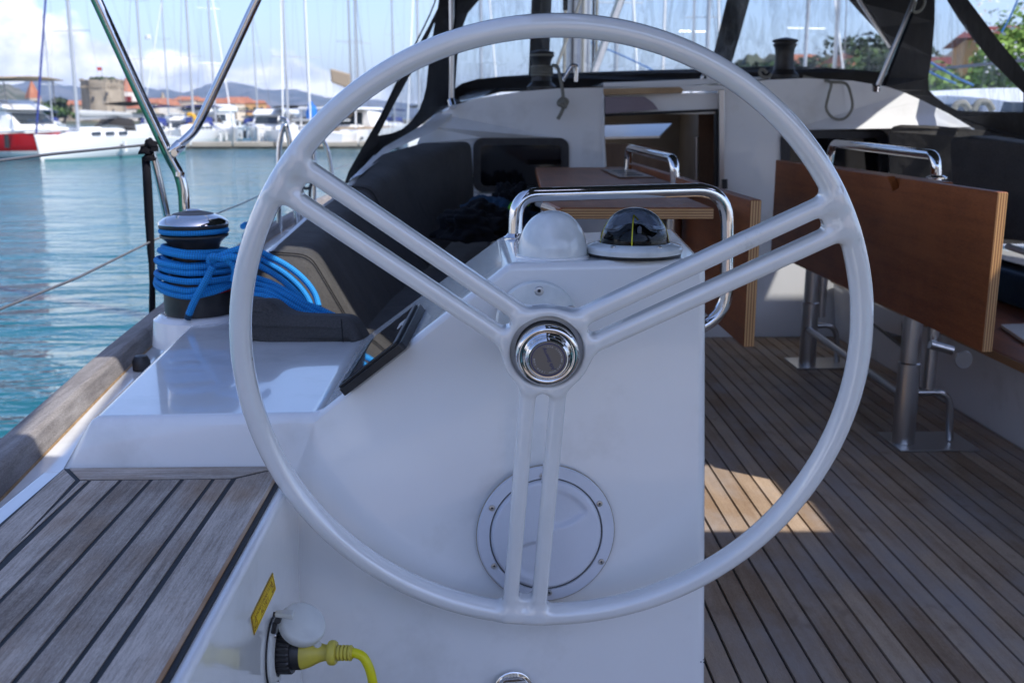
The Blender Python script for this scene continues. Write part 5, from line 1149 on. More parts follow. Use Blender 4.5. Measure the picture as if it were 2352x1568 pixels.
def small_hill(tbl, D0, D1, seed, x0, x1, st=10, rough=.25):
    rows = []
    for t_ in np.linspace(0, 1, 12):
        r_ = []
        for px in np.arange(x0, x1 + 1, st):
            D = D0 + (D1 - D0) * t_; tz = (272 - prof(tbl, px)) / FPX * D1
            nn_ = noise.fractal(Vector((px * .03, t_ * 3, seed)), 1, 2, 5); r_.append(tuple(pl(px, D, 0) + (0, 0, ZW + max(0, tz + 1.2) * (math.sin(t_ * math.pi / 2) + nn_ * rough * t_ * (1 - t_) * 3))))
        rows.append(r_)
    return loft(rows)
struct('hill', small_hill([(-300, 190), (0, 200), (30, 205), (70, 222), (110, 240), (135, 262), (150, 275)], 800, 1500, 4., -300, 150), M['hill_green'], smooth=180)
struct('hill', small_hill([(1560, 262), (1640, 210), (1690, 150), (1740, 132), (1800, 128), (1850, 138), (1900, 130), (1960, 120), (2010, 112), (2060, 118), (2120, 130), (2300, 120), (2600, 110)], 95, 170, 8., 1560, 2600, rough=.4), M['hill_green'], smooth=180)
struct('town_ground', box(-340, 140, 345, 900, ZW - 1, ZW + .9), M['land'])
struct('starboard_shore', ([(13.5, 12, ZW - 1), (60, 12, ZW - 1), (120, 170, ZW - 1), (38, 170, ZW - 1), (13.5, 12, -.2), (60, 12, -.2), (120, 170, -.2), (38, 170, -.2)], [(3, 2, 1, 0), (4, 5, 6, 7), (0, 1, 5, 4), (1, 2, 6, 5), (2, 3, 7, 6), (3, 0, 4, 7)]), M['quay'])
# floating pontoon ahead on the port side
pn = struct('pontoon', ([tuple(pl(240, 74.0, ZW - .3)), tuple(pl(1500, 77.0, ZW - .3)), tuple(pl(1500, 80.0, ZW - .3)), tuple(pl(240, 77.0, ZW - .3)), tuple(pl(240, 74.0, ZW + .18)), tuple(pl(1500, 77.0, ZW + .18)), tuple(pl(1500, 80.0, ZW + .18)), tuple(pl(240, 77.0, ZW + .18))], [(3, 2, 1, 0), (4, 5, 6, 7), (0, 1, 5, 4), (1, 2, 6, 5), (2, 3, 7, 6), (3, 0, 4, 7)]), M['quay_dark'])
for k in range(13):
    u0, u1 = 240 + 1260 * k / 13 + 2, 240 + 1260 * (k + 1) / 13 - 2; d0 = 73.9 + 3 * k / 13; d1 = 73.9 + 3 * (k + 1) / 13
    ob('pontoon_section', hexa([pl(u0, d0, ZW + .185), pl(u1, d1, ZW + .185), pl(u1, d1 + 3.2, ZW + .185), pl(u0, d0 + 3.2, ZW + .185)], [pl(u0, d0, ZW + .46), pl(u1, d1, ZW + .46), pl(u1, d1 + 3.2, ZW + .46), pl(u0, d0 + 3.2, ZW + .46)]), M['quay'], pn)

# ================================================================= moored boats (built round their own origin at the waterline, bow towards +x)
def hull_geo(Ln, B, fb, fs, bow=.16):
    rows = []
    for i, t_ in enumerate(np.linspace(0, 1, 22)):
        x = -Ln / 2 + Ln * t_; hb = B / 2 * (min(1, .80 + .5 * t_) if t_ < .4 else max(.012, (1 - ((t_ - .4) / .6) ** 2.3)))
        fz = fs + (fb - fs) * t_ ** 1.5; rows.append([(x - (.35 * fb if t_ > .97 else 0) * 0 + s_ * 0, y_ * hb, z_ * 1.) for y_, z_, s_ in ((-1, fz, 0), (-.97, fz * .55, 0), (-.86, 0, 0), (-.5, -.35, 0), (0, -.5, 0), (.5, -.35, 0), (.86, 0, 0), (.97, fz * .55, 0), (1, fz, 0))])
        if t_ > .93:
            for q_ in range(9): v = rows[-1][q_]; rows[-1][q_] = (v[0] - (fz - max(v[2], -.2)) * .28 * (t_ - .93) / .07, v[1], v[2])
    g_ = loft(rows); g_[1].append(tuple(range(9))); return g_
def deck_geo(Ln, B, fb, fs):
    rows = []
    for t_ in np.linspace(0, 1, 22):
        x = -Ln / 2 + Ln * t_; hb = B / 2 * (min(1, .80 + .5 * t_) if t_ < .4 else max(.012, (1 - ((t_ - .4) / .6) ** 2.3))); fz = fs + (fb - fs) * t_ ** 1.5 - .01
        rows.append([(x, -hb, fz), (x, -hb * .5, fz + .05), (x, 0, fz + .07), (x, hb * .5, fz + .05), (x, hb, fz)])
    return loft(rows)
def roof_geo(x0, x1, w_, z0, h_):
    rows = []
    for t_ in np.linspace(0, 1, 14):
        x = x0 + (x1 - x0) * t_; hh = h_ * min(1, 6 * t_ + .55) * (1 - max(0, (t_ - .35) / .65) ** 1.6 * .97); ww = w_ / 2 * (1 - .35 * t_)
        rows.append([(x, -ww, z0), (x, -ww * .86, z0 + hh * .85), (x, -ww * .4, z0 + hh), (x, ww * .4, z0 + hh), (x, ww * .86, z0 + hh * .85), (x, ww, z0)])
    g_ = loft(rows); g_[1].append((0, 1, 2, 3, 4, 5)); return g_
def sailboat(label, loc, head, Ln=12.0, B=3.8, hull='hull_white', cover='sail_grey', mast='alloy', genoa=None, xmf=.08, group='yachts moored in the marina', hood='canvas', MH=16.0, fb=1.35, fs=1.05, tilt=0):
    t = thing('sailing_yacht', label, 'sailing yacht', (0, 0, 0), group)
    ob('hull', hull_geo(Ln, B, fb, fs), M[hull], t, smooth=60)
    ob('boot_stripe', ([(v[0] * 1.001, v[1] * 1.006, v[2]) for v in loft([[(x, s * hb, z) for z in (.0, .12)] for s in (1,) for x, hb in [(-Ln / 2 + Ln * q, B / 2 * .90 * (min(1, .80 + .5 * q) if q < .4 else max(.01, 1 - ((q - .4) / .6) ** 2.3))) for q in np.linspace(0, .97, 20)]])[0]], loft([[0, 1]] * 0 + [[(0, 0, 0), (0, 0, 0)]] * 20)[1]), M['boot_green'], t, solid=.01)
    ob('deck', deck_geo(Ln, B, fb, fs), M['deck_white'], t, smooth=60)
    zc = fs + (fb - fs) * .3
    cr_ = ob('coachroof', roof_geo(-Ln * .10, Ln * .34, B * .66, zc, .52), M['deck_white'], t, smooth=50)
    for s in (1, -1):
        for xw in (-.02, .07, .16): ob('window', hexa([(Ln * xw, s * B * .315 * (1 - xw), zc + .16), (Ln * (xw + .06), s * B * .305 * (1 - xw), zc + .16), (Ln * (xw + .06), s * B * .28 * (1 - xw), zc + .16), (Ln * xw, s * B * .29 * (1 - xw), zc + .16)], [(Ln * xw, s * B * .300 * (1 - xw), zc + .36), (Ln * (xw + .055), s * B * .290 * (1 - xw), zc + .34), (Ln * (xw + .055), s * B * .27 * (1 - xw), zc + .34), (Ln * xw, s * B * .28 * (1 - xw), zc + .36)]), M['boat_window'], cr_)
        for xw in (-.22, .12): ob('porthole', box(Ln * xw - .28, Ln * xw + .28, s * B * .5 - .03, s * B * .5 + .005, fs * .62, fs * .62 + .12), M['boat_window'], t)
    xm = Ln * xmf
    ob('mast', tube([(xm, 0, zc + .3), (xm - .05 - tilt * .4, 0, MH * .5), (xm - .15 - tilt, 0, MH)], .095, 12), M[mast], t, smooth=60)
    ob('boom', tube([(xm - .15, 0, zc + 1.05), (-Ln * .36, 0, zc + 1.2)], .08, 10), M[mast], t, smooth=60)
    ob('sail_cover', tube([(xm - .12, 0, zc + 1.35), (xm - .4, 0, zc + 1.32), (-Ln * .1, 0, zc + 1.28), (-Ln * .33, 0, zc + 1.28)], [.10, .20, .16, .07], 12, flat=1.0), M[cover], t, smooth=60)
    for zz in (.42, .70): ob('spreader', tube([(xm - .1 - tilt * zz, -B * .30 * (1.15 - zz * .5), MH * zz), (xm - .1 - tilt * zz, B * .30 * (1.15 - zz * .5), MH * zz)], .022, 6), M[mast], t)
    for s in (1, -1): ob('shroud', tube([(xm - .1, s * B * .46, fs + .1), (xm - .1, s * B * .28, MH * .42), (xm - .1, s * B * .24, MH * .70), (xm - .15 - tilt, 0, MH * .98)], .006, 5), M['rigging'], t)
    ob('forestay', tube([(Ln * .485, 0, fb + .1), (xm - .12 - tilt * .95, 0, MH * .96)], .055 if genoa else .02, 8), M[genoa or 'rigging'], t, smooth=60)
    ob('backstay', tube([(-Ln * .49, 0, fs + .1), (xm - .15 - tilt, 0, MH)], .006, 5), M['rigging'], t)
    if hood:
        ob('sprayhood', loft([[(-Ln * .10, -B * .30, zc + .35), (-Ln * .10, -B * .26, zc + 1.0), (-Ln * .10, 0, zc + 1.15), (-Ln * .10, B * .26, zc + 1.0), (-Ln * .10, B * .30, zc + .35)], [(-Ln * .02, -B * .28, zc + .4), (-Ln * .03, -B * .22, zc + .6), (-Ln * .03, 0, zc + .7), (-Ln * .03, B * .22, zc + .6), (-Ln * .02, B * .28, zc + .4)]]), M[hood], t, solid=.02, smooth=60)
        ob('bimini', loft([[(-Ln * .42, y_, fs + 2.0 - .2 * abs(y_ / B * 2) ** 2) for y_ in np.linspace(-B * .4, B * .4, 7)], [(-Ln * .20, y_, fs + 2.1 - .2 * abs(y_ / B * 2) ** 2) for y_ in np.linspace(-B * .4, B * .4, 7)]]), M[hood], t, solid=.03, smooth=60)
    for s in (1, -1):
        ob('guard_rail', tube([(-Ln * .47, s * B * .40, fs + .62), (0, s * B * .48, fs + .66), (Ln * .3, s * B * .33, fb + .60), (Ln * .49, 0, fb + .62)], .014, 5), M['rigging'], t)
    for s in (1, -1):
        for xf in (-.1, .12): ob('fender', tube([(Ln * xf, s * (B * .5 + .10), fs * .95), (Ln * xf, s * (B * .5 + .12), fs * .35)], [.10, .11], 10), M['fender'], t, smooth=60)
    t.location = tuple(loc); t.rotation_euler = (0, 0, head)
    return t
ab, as_ = pl(74, 53.5), pl(372, 66.5)
hd = math.atan2(ab[1] - as_[1], ab[0] - as_[0]); mid = (ab + as_) / 2
sailboat('white sailing yacht at the left, bow towards us, with blue furled headsail', mid, hd, Ln=float(np.linalg.norm(ab - as_)), B=3.9, mast='alloy', genoa='sail_blue', cover='sail_pale', hood='canvas', fb=1.30, fs=1.0, xmf=.20)
P_ = 'yachts moored in the marina'
HB = R(-90)
proto = sailboat('sailing yacht whose mast rises just right of the castle tower', pl(342, 86), HB, hood='sail_blue', cover='sail_grey')
def sb(label, px, D, rz=0., sc=1.0, src=None):
    c = dup(src or proto, tuple(pl(px, D)), HB + rz, label); c.scale = (sc, sc, sc); return c
sb('sailing yacht with its mast at the kink of the right-hand awning tube', 450, 84, R(4), 1.02)
p3 = sailboat('sailing yacht with white furled headsail left of the steering wheel rim', pl(488, 92), R(-60), genoa='alloy_white', cover='sail_pale', hood='canvas', mast='alloy')
p4 = sailboat('sailing yacht moored bow out just left of the wheel rim with grey sprayhood', pl(664, 82), R(-84), Ln=12.5, cover='sail_pale', genoa='alloy_white', mast='alloy', hood='sail_grey')
sb('sailing yacht with pale mast nearest the left edge of the wheel rim', 711, 83, R(10), 1.0, p3)
p5 = sailboat('sailing yacht with dark mast and tan sail bundle seen above the wheel rim', pl(800, 82), R(80), Ln=13, cover='sail_tan', mast='satin', hood=None, MH=19)
sb('sailing yacht with dark mast just right of the one with the tan sail bundle', 826, 90, R(190), 1.05, p5)
sb('far sailing yacht with thin mast left of the castle tower', 118, 150, R(30), 1.0)
sb('far sailing yacht with mast between the two awning tubes', 400, 135, R(-20), 1.05, p4)
sb('far sailing yacht low behind the pontoon, left of the gate stanchion', 585, 128, R(35), .95)
sb('far sailing yacht seen between wheel rim and sprayhood', 905, 120, R(8), 1.0)
sb('sailing yacht whose thin mast shows beside the left sprayhood edge', 968, 78, R(-6), 1.0, p4)
sb('sailing yacht seen through the left part of the sprayhood window', 1098, 62, R(12), 1.0, p3)
sb('sailing yacht with white mast right of this yacht\'s own mast', 1402, 44, R(4), 1.0, p3)
sb('sailing yacht seen through the middle of the sprayhood window', 1520, 60, R(-10), 1.0, p4)
sb('sailing yacht with dark mast close to the leaning mullion', 1572, 74, R(14), 1.0, p5)
sb('sailing yacht with white mast nearest the leaning mullion', 1612, 50, R(-4), 1.0, p3)
sb('sailing yacht seen above the right coachroof winch', 1822, 56, R(10), 1.0, p4)
sb('sailing yacht with mast behind the right edge of the sprayhood window', 1905, 46, R(-14), 1.0, p5)
nb = sailboat('white neighbouring yacht close on the starboard side beyond the side window', (5.75, 11.6, ZW), R(-90), Ln=13.5, B=4.0, cover='sail_pale', hood=None, fb=2.05, fs=1.95)
for ch in list(nb.children):
    if ch.name.split('.')[0] in ('mast', 'boom', 'sail_cover', 'spreader', 'shroud', 'forestay', 'backstay'): bpy.data.objects.remove(ch)
# thick tan mast leaning in the right of the window
# motor boats
def motorboat(label, loc, head, Ln=11, B=3.8, hull='hull_white', fly=True, group='motor boats in the marina', awning=None, top=3.1):
    t = thing('motor_yacht', label, 'motor yacht', (0, 0, 0), group)
    ob('hull', hull_geo(Ln, B, 1.5, 1.15), M[hull], t, smooth=60)
    ob('waterline_band', ([(v[0], v[1] * 1.02, v[2] * .30 if v[2] > 0 else v[2]) for v in hull_geo(Ln, B, 1.5, 1.15)[0]], hull_geo(Ln, B, 1.5, 1.15)[1]), M['hull_white'], t, smooth=60)
    ob('deck', deck_geo(Ln, B, 1.5, 1.15), M['deck_white'], t, smooth=60)
    ob('bulwark', tube([(-Ln * .48, B * .42, 1.3), (0, B * .5, 1.4), (Ln * .3, B * .33, 1.55), (Ln * .49, 0, 1.6), (Ln * .3, -B * .33, 1.55), (0, -B * .5, 1.4), (-Ln * .48, -B * .42, 1.3)], .09, 8), M['deck_white'], t, smooth=60)
    cb = ob('cabin', hexa([(-Ln * .34, -B * .40, 1.2), (Ln * .24, -B * .36, 1.3), (Ln * .24, B * .36, 1.3), (-Ln * .34, B * .40, 1.2)], [(-Ln * .32, -B * .37, top - .55), (Ln * .14, -B * .32, top - .55), (Ln * .14, B * .32, top - .55), (-Ln * .32, B * .37, top - .55)]), M['deck_white'], t, bevel=.12, seg=3)
    for s in (1, -1):
        for a in (-.28, -.14, .0): ob('window', hexa([(Ln * a, s * B * .378, 1.85), (Ln * (a + .12), s * B * .368, 1.85), (Ln * (a + .12), s * B * .33, 1.85), (Ln * a, s * B * .34, 1.85)], [(Ln * a, s * B * .372, top - .72), (Ln * (a + .11), s * B * .358, top - .72), (Ln * (a + .11), s * B * .32, top - .72), (Ln * a, s * B * .33, top - .72)]), M['boat_window'], cb)
    ob('window', hexa([(Ln * .205, -B * .28, 1.9), (Ln * .205, B * .28, 1.9), (Ln * .15, B * .28, 1.9), (Ln * .15, -B * .28, 1.9)], [(Ln * .160, -B * .27, top - .72), (Ln * .160, B * .27, top - .72), (Ln * .12, B * .27, top - .72), (Ln * .12, -B * .27, top - .72)]), M['boat_window'], cb)
    ob('roof', hexa([(-Ln * .40, -B * .42, top - .54), (Ln * .19, -B * .37, top - .54), (Ln * .19, B * .37, top - .54), (-Ln * .40, B * .42, top - .54)], [(-Ln * .40, -B * .40, top), (Ln * .10, -B * .33, top), (Ln * .10, B * .33, top), (-Ln * .40, B * .40, top)]), M['hull_white'], t, bevel=.2, seg=4)
    if awning:
        ob('awning', loft([[(x, y_, top + 1.25 - .15 * abs(y_ / B * 2) ** 2) for y_ in np.linspace(-B * .45, B * .45, 7)] for x in (-Ln * .38, -Ln * .1, Ln * .22)]), M[awning], t, solid=.05, smooth=60)
        for sx in (-.35, .18):
            for s in (1, -1): ob('awning_pole', tube([(Ln * sx, s * B * .40, top - .1), (Ln * sx, s * B * .42, top + 1.2)], .03, 6), M['rigging'], t)
    for s in (1, -1):
        for xf in (-.2, .0, .2, .36): ob('fender', tube([(Ln * xf, s * (B * .5 + .12) * (1 if xf < .3 else .6), 1.3), (Ln * xf, s * (B * .5 + .14) * (1 if xf < .3 else .6), .6)], [.13, .14], 10), M['fender'] if xf != .2 else M['black'], t, smooth=60)
    t.location = tuple(loc); t.rotation_euler = (0, 0, head); return t
motorboat('red-hulled motor yacht with white cabin roof and brown awning at the far left', pl(-12, 60), R(-14), Ln=13.5, B=5.0, hull='hull_red', awning='sail_tan', top=3.15)
mb = motorboat('white motor yacht with rounded cabin between the right awning tube and the wheel', pl(470, 96), R(-100), Ln=10, awning=None, top=3.2)
c = dup(mb, tuple(pl(505, 150)), R(-80), 'larger white motor yacht further off before the town quay'); c.scale = (1.25,) * 3
c = dup(mb, tuple(pl(625, 88)), R(-95), 'white motor yacht behind the pontoon left of the gate stanchion'); c.scale = (.9,) * 3
c = dup(mb, tuple(pl(412, 90)), R(-70), 'small white motor boat low between the awning tubes'); c.scale = (.72,) * 3
# catamaran behind the wheel rim
ct = thing('catamaran', 'large white catamaran with open aft cockpit behind the upper left wheel rim', 'catamaran', (0, 0, 0))
for s in (1, -1): ob('hull', ([(v[0], v[1] + s * 2.4, v[2]) for v in hull_geo(12, 1.8, 1.7, 1.3)[0]], hull_geo(12, 1.8, 1.7, 1.3)[1]), M['hull_white'], ct, smooth=60)
ob('bridge_deck', box(-4.6, 2.8, -2.6, 2.6, .75, 1.5), M['sail_tan'], ct, bevel=.1)
ob('cabin', hexa([(-2, -2.5, 1.4), (2.6, -2.2, 1.5), (2.6, 2.2, 1.5), (-2, 2.5, 1.4)], [(-2, -2.2, 2.75), (1.4, -1.7, 2.75), (1.4, 1.7, 2.75), (-2, 2.2, 2.75)]), M['deck_white'], ct, bevel=.15, seg=3)
ob('hardtop', hexa([(-4.8, -2.5, 2.78), (1.7, -2.0, 2.78), (1.7, 2.0, 2.78), (-4.8, 2.5, 2.78)], [(-4.8, -2.4, 3.0), (1.5, -1.9, 3.0), (1.5, 1.9, 3.0), (-4.8, 2.4, 3.0)]), M['hull_white'], ct, bevel=.08, seg=3)
ob('dark_doorway', box(-2.06, -2.01, -1.7, 1.7, 1.5, 2.6), M['boat_window'], ct)
for y_ in (-2.3, 2.3): ob('hardtop_post', tube([(-4.6, y_, 1.4), (-4.5, y_, 2.8)], .06, 8), M['deck_white'], ct)
ob('davit_beam', box(-5.9, -5.7, -2.4, 2.4, 1.9, 2.1), M['sail_pale'], ct, bevel=.05)
ob('radome', lathe([(.3, 0), (.32, .1), (.25, .25), (0, .28)], (-1, 0, 3.05), 20), M['hull_white'], ct, smooth=60)
ct.location = tuple(pl(812, 85)); ct.rotation_euler = (0, 0, R(72))
tag(ob('tarpaulin', crumple((float(pl(716, 80)[0]), 80, ZW + 2.3), .35, .3, .9, 4., 12), M['blue_tarp'], smooth=60), 'bright blue wrapped sail bundle at the foot of a mast by the wheel rim', 'sail bundle')
by = thing('yellow_buoy', 'yellow horseshoe buoy on a stern rail between the awning tubes', 'buoy', pl(438, 83, ZW + 2.0))
ob('buoy_body', tube([tuple(pl(438, 83, ZW + 2.0) + (.35 * math.cos(a), 0, .45 * math.sin(a))) for a in np.linspace(-2.2, 2.2, 12)], .16, 8), M['buoy_yellow'], by, smooth=60)
tag(ob('furled_sail_bag', hexa([pl(764, 80, 3.6), pl(806, 80, 3.1), pl(806, 81, 3.1), pl(764, 81, 3.6)], [pl(762, 80, 4.6), pl(808, 80, 4.2), pl(808, 81, 4.2), pl(762, 81, 4.6)]), M['sail_tan'], bevel=.12, seg=3), 'tan folded mainsail bundle in front of the dark masts', 'sail bundle')

# ================================================================= town
def tower(name, label, cat, px, D, r, ztop, seg, mt, taper=1.0, roof=None, rh=0, par=True, rot=0, roofm='roof'):
    b_ = pl(px, D); t = thing(name, label, cat, tuple(b_))
    h_ = ztop - ZW
    ob('shaft', lathe([(r * taper, 0), (r, h_ * .9), (r, h_)], b_, seg, None) if not rot else ([tuple(b_ + np.array([(v[0] - b_[0]) * math.cos(rot) - (v[1] - b_[1]) * math.sin(rot), (v[0] - b_[0]) * math.sin(rot) + (v[1] - b_[1]) * math.cos(rot), v[2] - b_[2]])) for v in lathe([(r * taper, 0), (r, h_ * .9), (r, h_)], b_, seg)[0]], lathe([(r * taper, 0), (r, h_ * .9), (r, h_)], b_, seg)[1]), M[mt], t)
    if roof: ob('spire', lathe([(r * 1.05, h_), (r * .1, h_ + rh), (0, h_ + rh * 1.02)], b_, seg), M[roofm], t)
    return t, b_, h_
t, b_, h_ = tower('castle_tower', 'massive ruined octagonal stone castle tower with overgrown top', 'tower', 241, 380, 7.3, 12.2, 8, 'castle', 1.03, rot=R(-17))
bt = lathe([(6.95, h_ - .4), (7.25, h_ + .1), (7.3, h_ + 1.6), (6.6, h_ + 1.7), (6.4, h_ + 1.0), (0, h_ + .9)], (0, 0, 0), 8); cr1, sr1 = math.cos(R(-17)), math.sin(R(-17))
ob('battlement', ([(b_[0] + v[0] * cr1 - v[1] * sr1, b_[1] + v[0] * sr1 + v[1] * cr1, b_[2] + v[2]) for v in bt[0]], bt[1]), M['castle'], t)
for k in range(40):
    a = 2 * math.pi * k / 40; ob('corbel', box(b_[0] + 7.1 * math.cos(a) - .22, b_[0] + 7.1 * math.cos(a) + .22, b_[1] + 7.1 * math.sin(a) - .22, b_[1] + 7.1 * math.sin(a) + .22, b_[2] + h_ - 1.0, b_[2] + h_ - .2), M['castle'], t)
for k in range(22):
    a = 2 * math.pi * k / 22 + .1; hh = .2 + .35 * rng.random()
    if rng.random() < .8: ob('merlon', box(b_[0] + 7.0 * math.cos(a) - .5, b_[0] + 7.0 * math.cos(a) + .5, b_[1] + 7.0 * math.sin(a) - .5, b_[1] + 7.0 * math.sin(a) + .5, b_[2] + h_ + 1.5, b_[2] + h_ + 1.6 + hh), M['castle'], t)
for px_, zz in ((218, 7.5), (250, 9.0), (262, 3.0), (222, 2.0)): q = pl(px_, 380 - 7.3, zz); ob('window_slit', box(q[0] - .3, q[0] + .3, q[1] - .4, q[1] + .4, zz - .5, zz + .7), M['far_window'], t)
for k in range(7): ob('shrub', crumple((b_[0] + rng.uniform(-6, 6), b_[1] + rng.uniform(-6, -2), b_[2] + h_ + 1.9), 1.3, 1.2, .8, k * 1.7, 8), M['leaf_dark'], t, smooth=60)
t, b_, h_ = tower('bell_tower', 'stone bell tower with orange conical roof at the far left', 'tower', 80, 480, 3.6, 9.5, 4, 'stone_pale', 1.1, True, 7.5)
for px_ in (76, 83): q = pl(px_, 476, 6.5); ob('arch_opening', box(q[0] - .5, q[0] + .5, q[1] - 1, q[1] + 1, 4.5, 8.2), M['far_window'], t)
t, b_, h_ = tower('bell_tower', 'bell tower with red roof just right of the castle tower', 'tower', 297, 470, 3.9, 12.0, 4, 'wall_white', 1.05, True, 6)
for px_ in (293, 301): q = pl(px_, 466, 8.0); ob('arch_opening', box(q[0] - .6, q[0] + .6, q[1] - 1, q[1] + 1, 6.5, 10), M['sticker_red'], t)
t, b_, h_ = tower('bell_tower', 'slim pointed stone campanile between the awning tubes', 'tower', 377, 500, 3.0, 4.5, 4, 'castle', 1.1, True, 8, roofm='castle')
for px_ in (375, 379): q = pl(px_, 497, 2.6); ob('arch_opening', box(q[0] - .4, q[0] + .4, q[1] - 1, q[1] + 1, 1, 3.5), M['far_window'], t)
t, b_, h_ = tower('bell_tower', 'small white bell tower with red spire before the mountain', 'tower', 554, 520, 1.9, 6.0, 4, 'wall_white', 1.0, True, 4.5)
def house(label, px, D, w_, d_, h_, mt, rh=2.0, rot=0., group='town houses', roofm='roof', nw=4, base=ZW + .9):
    b_ = pl(px, D, base); t = thing('house', label, 'house', tuple(b_), group)
    def rt(x, y, z): return (b_[0] + x * math.cos(rot) - y * math.sin(rot), b_[1] + x * math.sin(rot) + y * math.cos(rot), b_[2] + z)
    ob('wall', hexa([rt(-w_ / 2, -d_ / 2, 0), rt(w_ / 2, -d_ / 2, 0), rt(w_ / 2, d_ / 2, 0), rt(-w_ / 2, d_ / 2, 0)], [rt(-w_ / 2, -d_ / 2, h_), rt(w_ / 2, -d_ / 2, h_), rt(w_ / 2, d_ / 2, h_), rt(-w_ / 2, d_ / 2, h_)]), M[mt], t)
    e = .4
    ob('roof', ([rt(-w_ / 2 - e, -d_ / 2 - e, h_ + .05), rt(w_ / 2 + e, -d_ / 2 - e, h_ + .05), rt(w_ / 2 + e, d_ / 2 + e, h_ + .05), rt(-w_ / 2 - e, d_ / 2 + e, h_ + .05), rt(-w_ / 2 + rh * .6, 0, h_ + rh), rt(w_ / 2 - rh * .6, 0, h_ + rh)], [(3, 2, 1, 0), (0, 1, 5, 4), (1, 2, 5), (2, 3, 4, 5), (3, 0, 4)]), M[roofm], t)
    for r_ in range(max(1, int(h_ // 3.2))):
        for k in range(nw):
            x = -w_ / 2 + w_ * (k + .5) / nw; z = 1.0 + r_ * 3.1
            ob('window', hexa([rt(x - .45, -d_ / 2 - .08, z), rt(x + .45, -d_ / 2 - .08, z), rt(x + .45, -d_ / 2 + .1, z), rt(x - .45, -d_ / 2 + .1, z)], [rt(x - .45, -d_ / 2 - .08, z + 1.4), rt(x + .45, -d_ / 2 - .08, z + 1.4), rt(x + .45, -d_ / 2 + .1, z + 1.4), rt(x - .45, -d_ / 2 + .1, z + 1.4)]), M['far_window'], t)
    return t
hs = [(140, 470, 9, 5.2, 'stone_pale', 'stone house left of the near white yacht\'s mast'), (160, 455, 7, 4.0, 'wall_cream', 'low cream house right beside the near white yacht\'s mast'), (176, 440, 8, 5.6, 'castle', 'dark stone house with red roof left of the castle tower'),
      (192, 450, 6, 6.0, 'wall_cream', 'cream house hidden against the left foot of the castle tower'), (296, 410, 8, 4.0, 'wall_white', 'white house at the right foot of the castle tower'), (318, 430, 10, 5.0, 'wall_cream', 'cream house just left of the bent awning tube'), (346, 430, 9, 6.2, 'wall_cream', 'tall cream house with wide orange roof between the awning tubes'),
      (368, 460, 12, 7.2, 'wall_cream', 'long cream building under the campanile'), (392, 420, 8, 5.2, 'wall_white', 'white house right of the campanile'), (412, 450, 13, 7.0, 'wall_white', 'white gabled building between the awning tubes'), (436, 430, 10, 7.4, 'wall_cream', 'cream block left of the right awning tube'),
      (462, 440, 9, 6.4, 'wall_white', 'white house behind the right awning tube'), (500, 430, 15, 7.0, 'wall_cream', 'long cream building with orange roof right of the awning tube'), (526, 420, 10, 6.0, 'wall_cream', 'cream waterfront house left of the small red spire'), (548, 470, 12, 7.6, 'wall_white', 'white building under the small red spire'),
      (578, 430, 12, 6.2, 'wall_orange', 'brown house with domed orange roof right of the small red spire'), (602, 440, 7, 4.4, 'wall_cream', 'last low cream house before the open water')]
for i, (px, D, w_, h2, mt, lb) in enumerate(hs): house(lb, px, D, w_, 9, h2 + .6, mt, 1.3 + .35 * (i % 3), R(rng.uniform(-18, 18)), nw=max(2, int(w_ / 2.6)))
# starboard side hamlet on the slope
for px, D, w_, h2, mt, bz, lb in ((1835, 130, 5.5, 2.8, 'wall_white', 4.2, 'white house with orange roof on the slope above the right winch'), (1945, 118, 5, 2.2, 'wall_white', 4.2, 'white house on the slope seen at the right end of the sprayhood window'), (1975, 128, 6, 2.6, 'wall_cream', 2.5, 'small cream house lower on the slope by the window corner')):
    house(lb, px, D, w_, 6, h2, mt, 1.6, R(12), 'houses on the starboard slope', nw=3, base=bz)
house('ochre house with dark red roof beyond the bushes at the right edge', 2370, 42, 6.0, 6, 4.1, 'wall_orange', .7, R(-20), 'houses on the starboard slope', 'roof_dark', 3, base=-.2)
house('ochre building behind the bushes inside the right sprayhood window', 2185, 62, 5, 5, 3.9, 'wall_orange', .8, R(-20), 'houses on the starboard slope', 'roof_dark', 3, base=-.2)

# ================================================================= trees and bushes
def leaves(c, rx, ry, rz, n, size, seed, blobs=9):
    rg_ = random.Random(seed); V, Fc = [], []
    cs_ = [(rg_.gauss(0, .45), rg_.gauss(0, .45), rg_.gauss(0, .42), rg_.uniform(.35, .62)) for _ in range(blobs)]
    for i in range(n):
        b0 = cs_[i % blobs]; d = Vector((rg_.gauss(0, 1), rg_.gauss(0, 1), rg_.gauss(0, 1))).normalized(); k = b0[3] * (rg_.random() ** .35)
        p = Vector((c[0] + (b0[0] + d.x * k) * rx, c[1] + (b0[1] + d.y * k) * ry, c[2] + (b0[2] + d.z * k) * rz))
        n_ = (d + Vector((rg_.gauss(0, .5), rg_.gauss(0, .5), rg_.gauss(0, .5) + .3))).normalized(); u = n_.orthogonal().normalized(); v = n_.cross(u); s_ = size * rg_.uniform(.6, 1.3)
        a = rg_.random() * 6.28; u, v = u * math.cos(a) + v * math.sin(a), v * math.cos(a) - u * math.sin(a); o_ = len(V)
        V += [tuple(p - u * s_), tuple(p + v * s_ * .6), tuple(p + u * s_), tuple(p - v * s_ * .6)]; Fc.append((o_, o_ + 1, o_ + 2, o_ + 3))
    return V, Fc
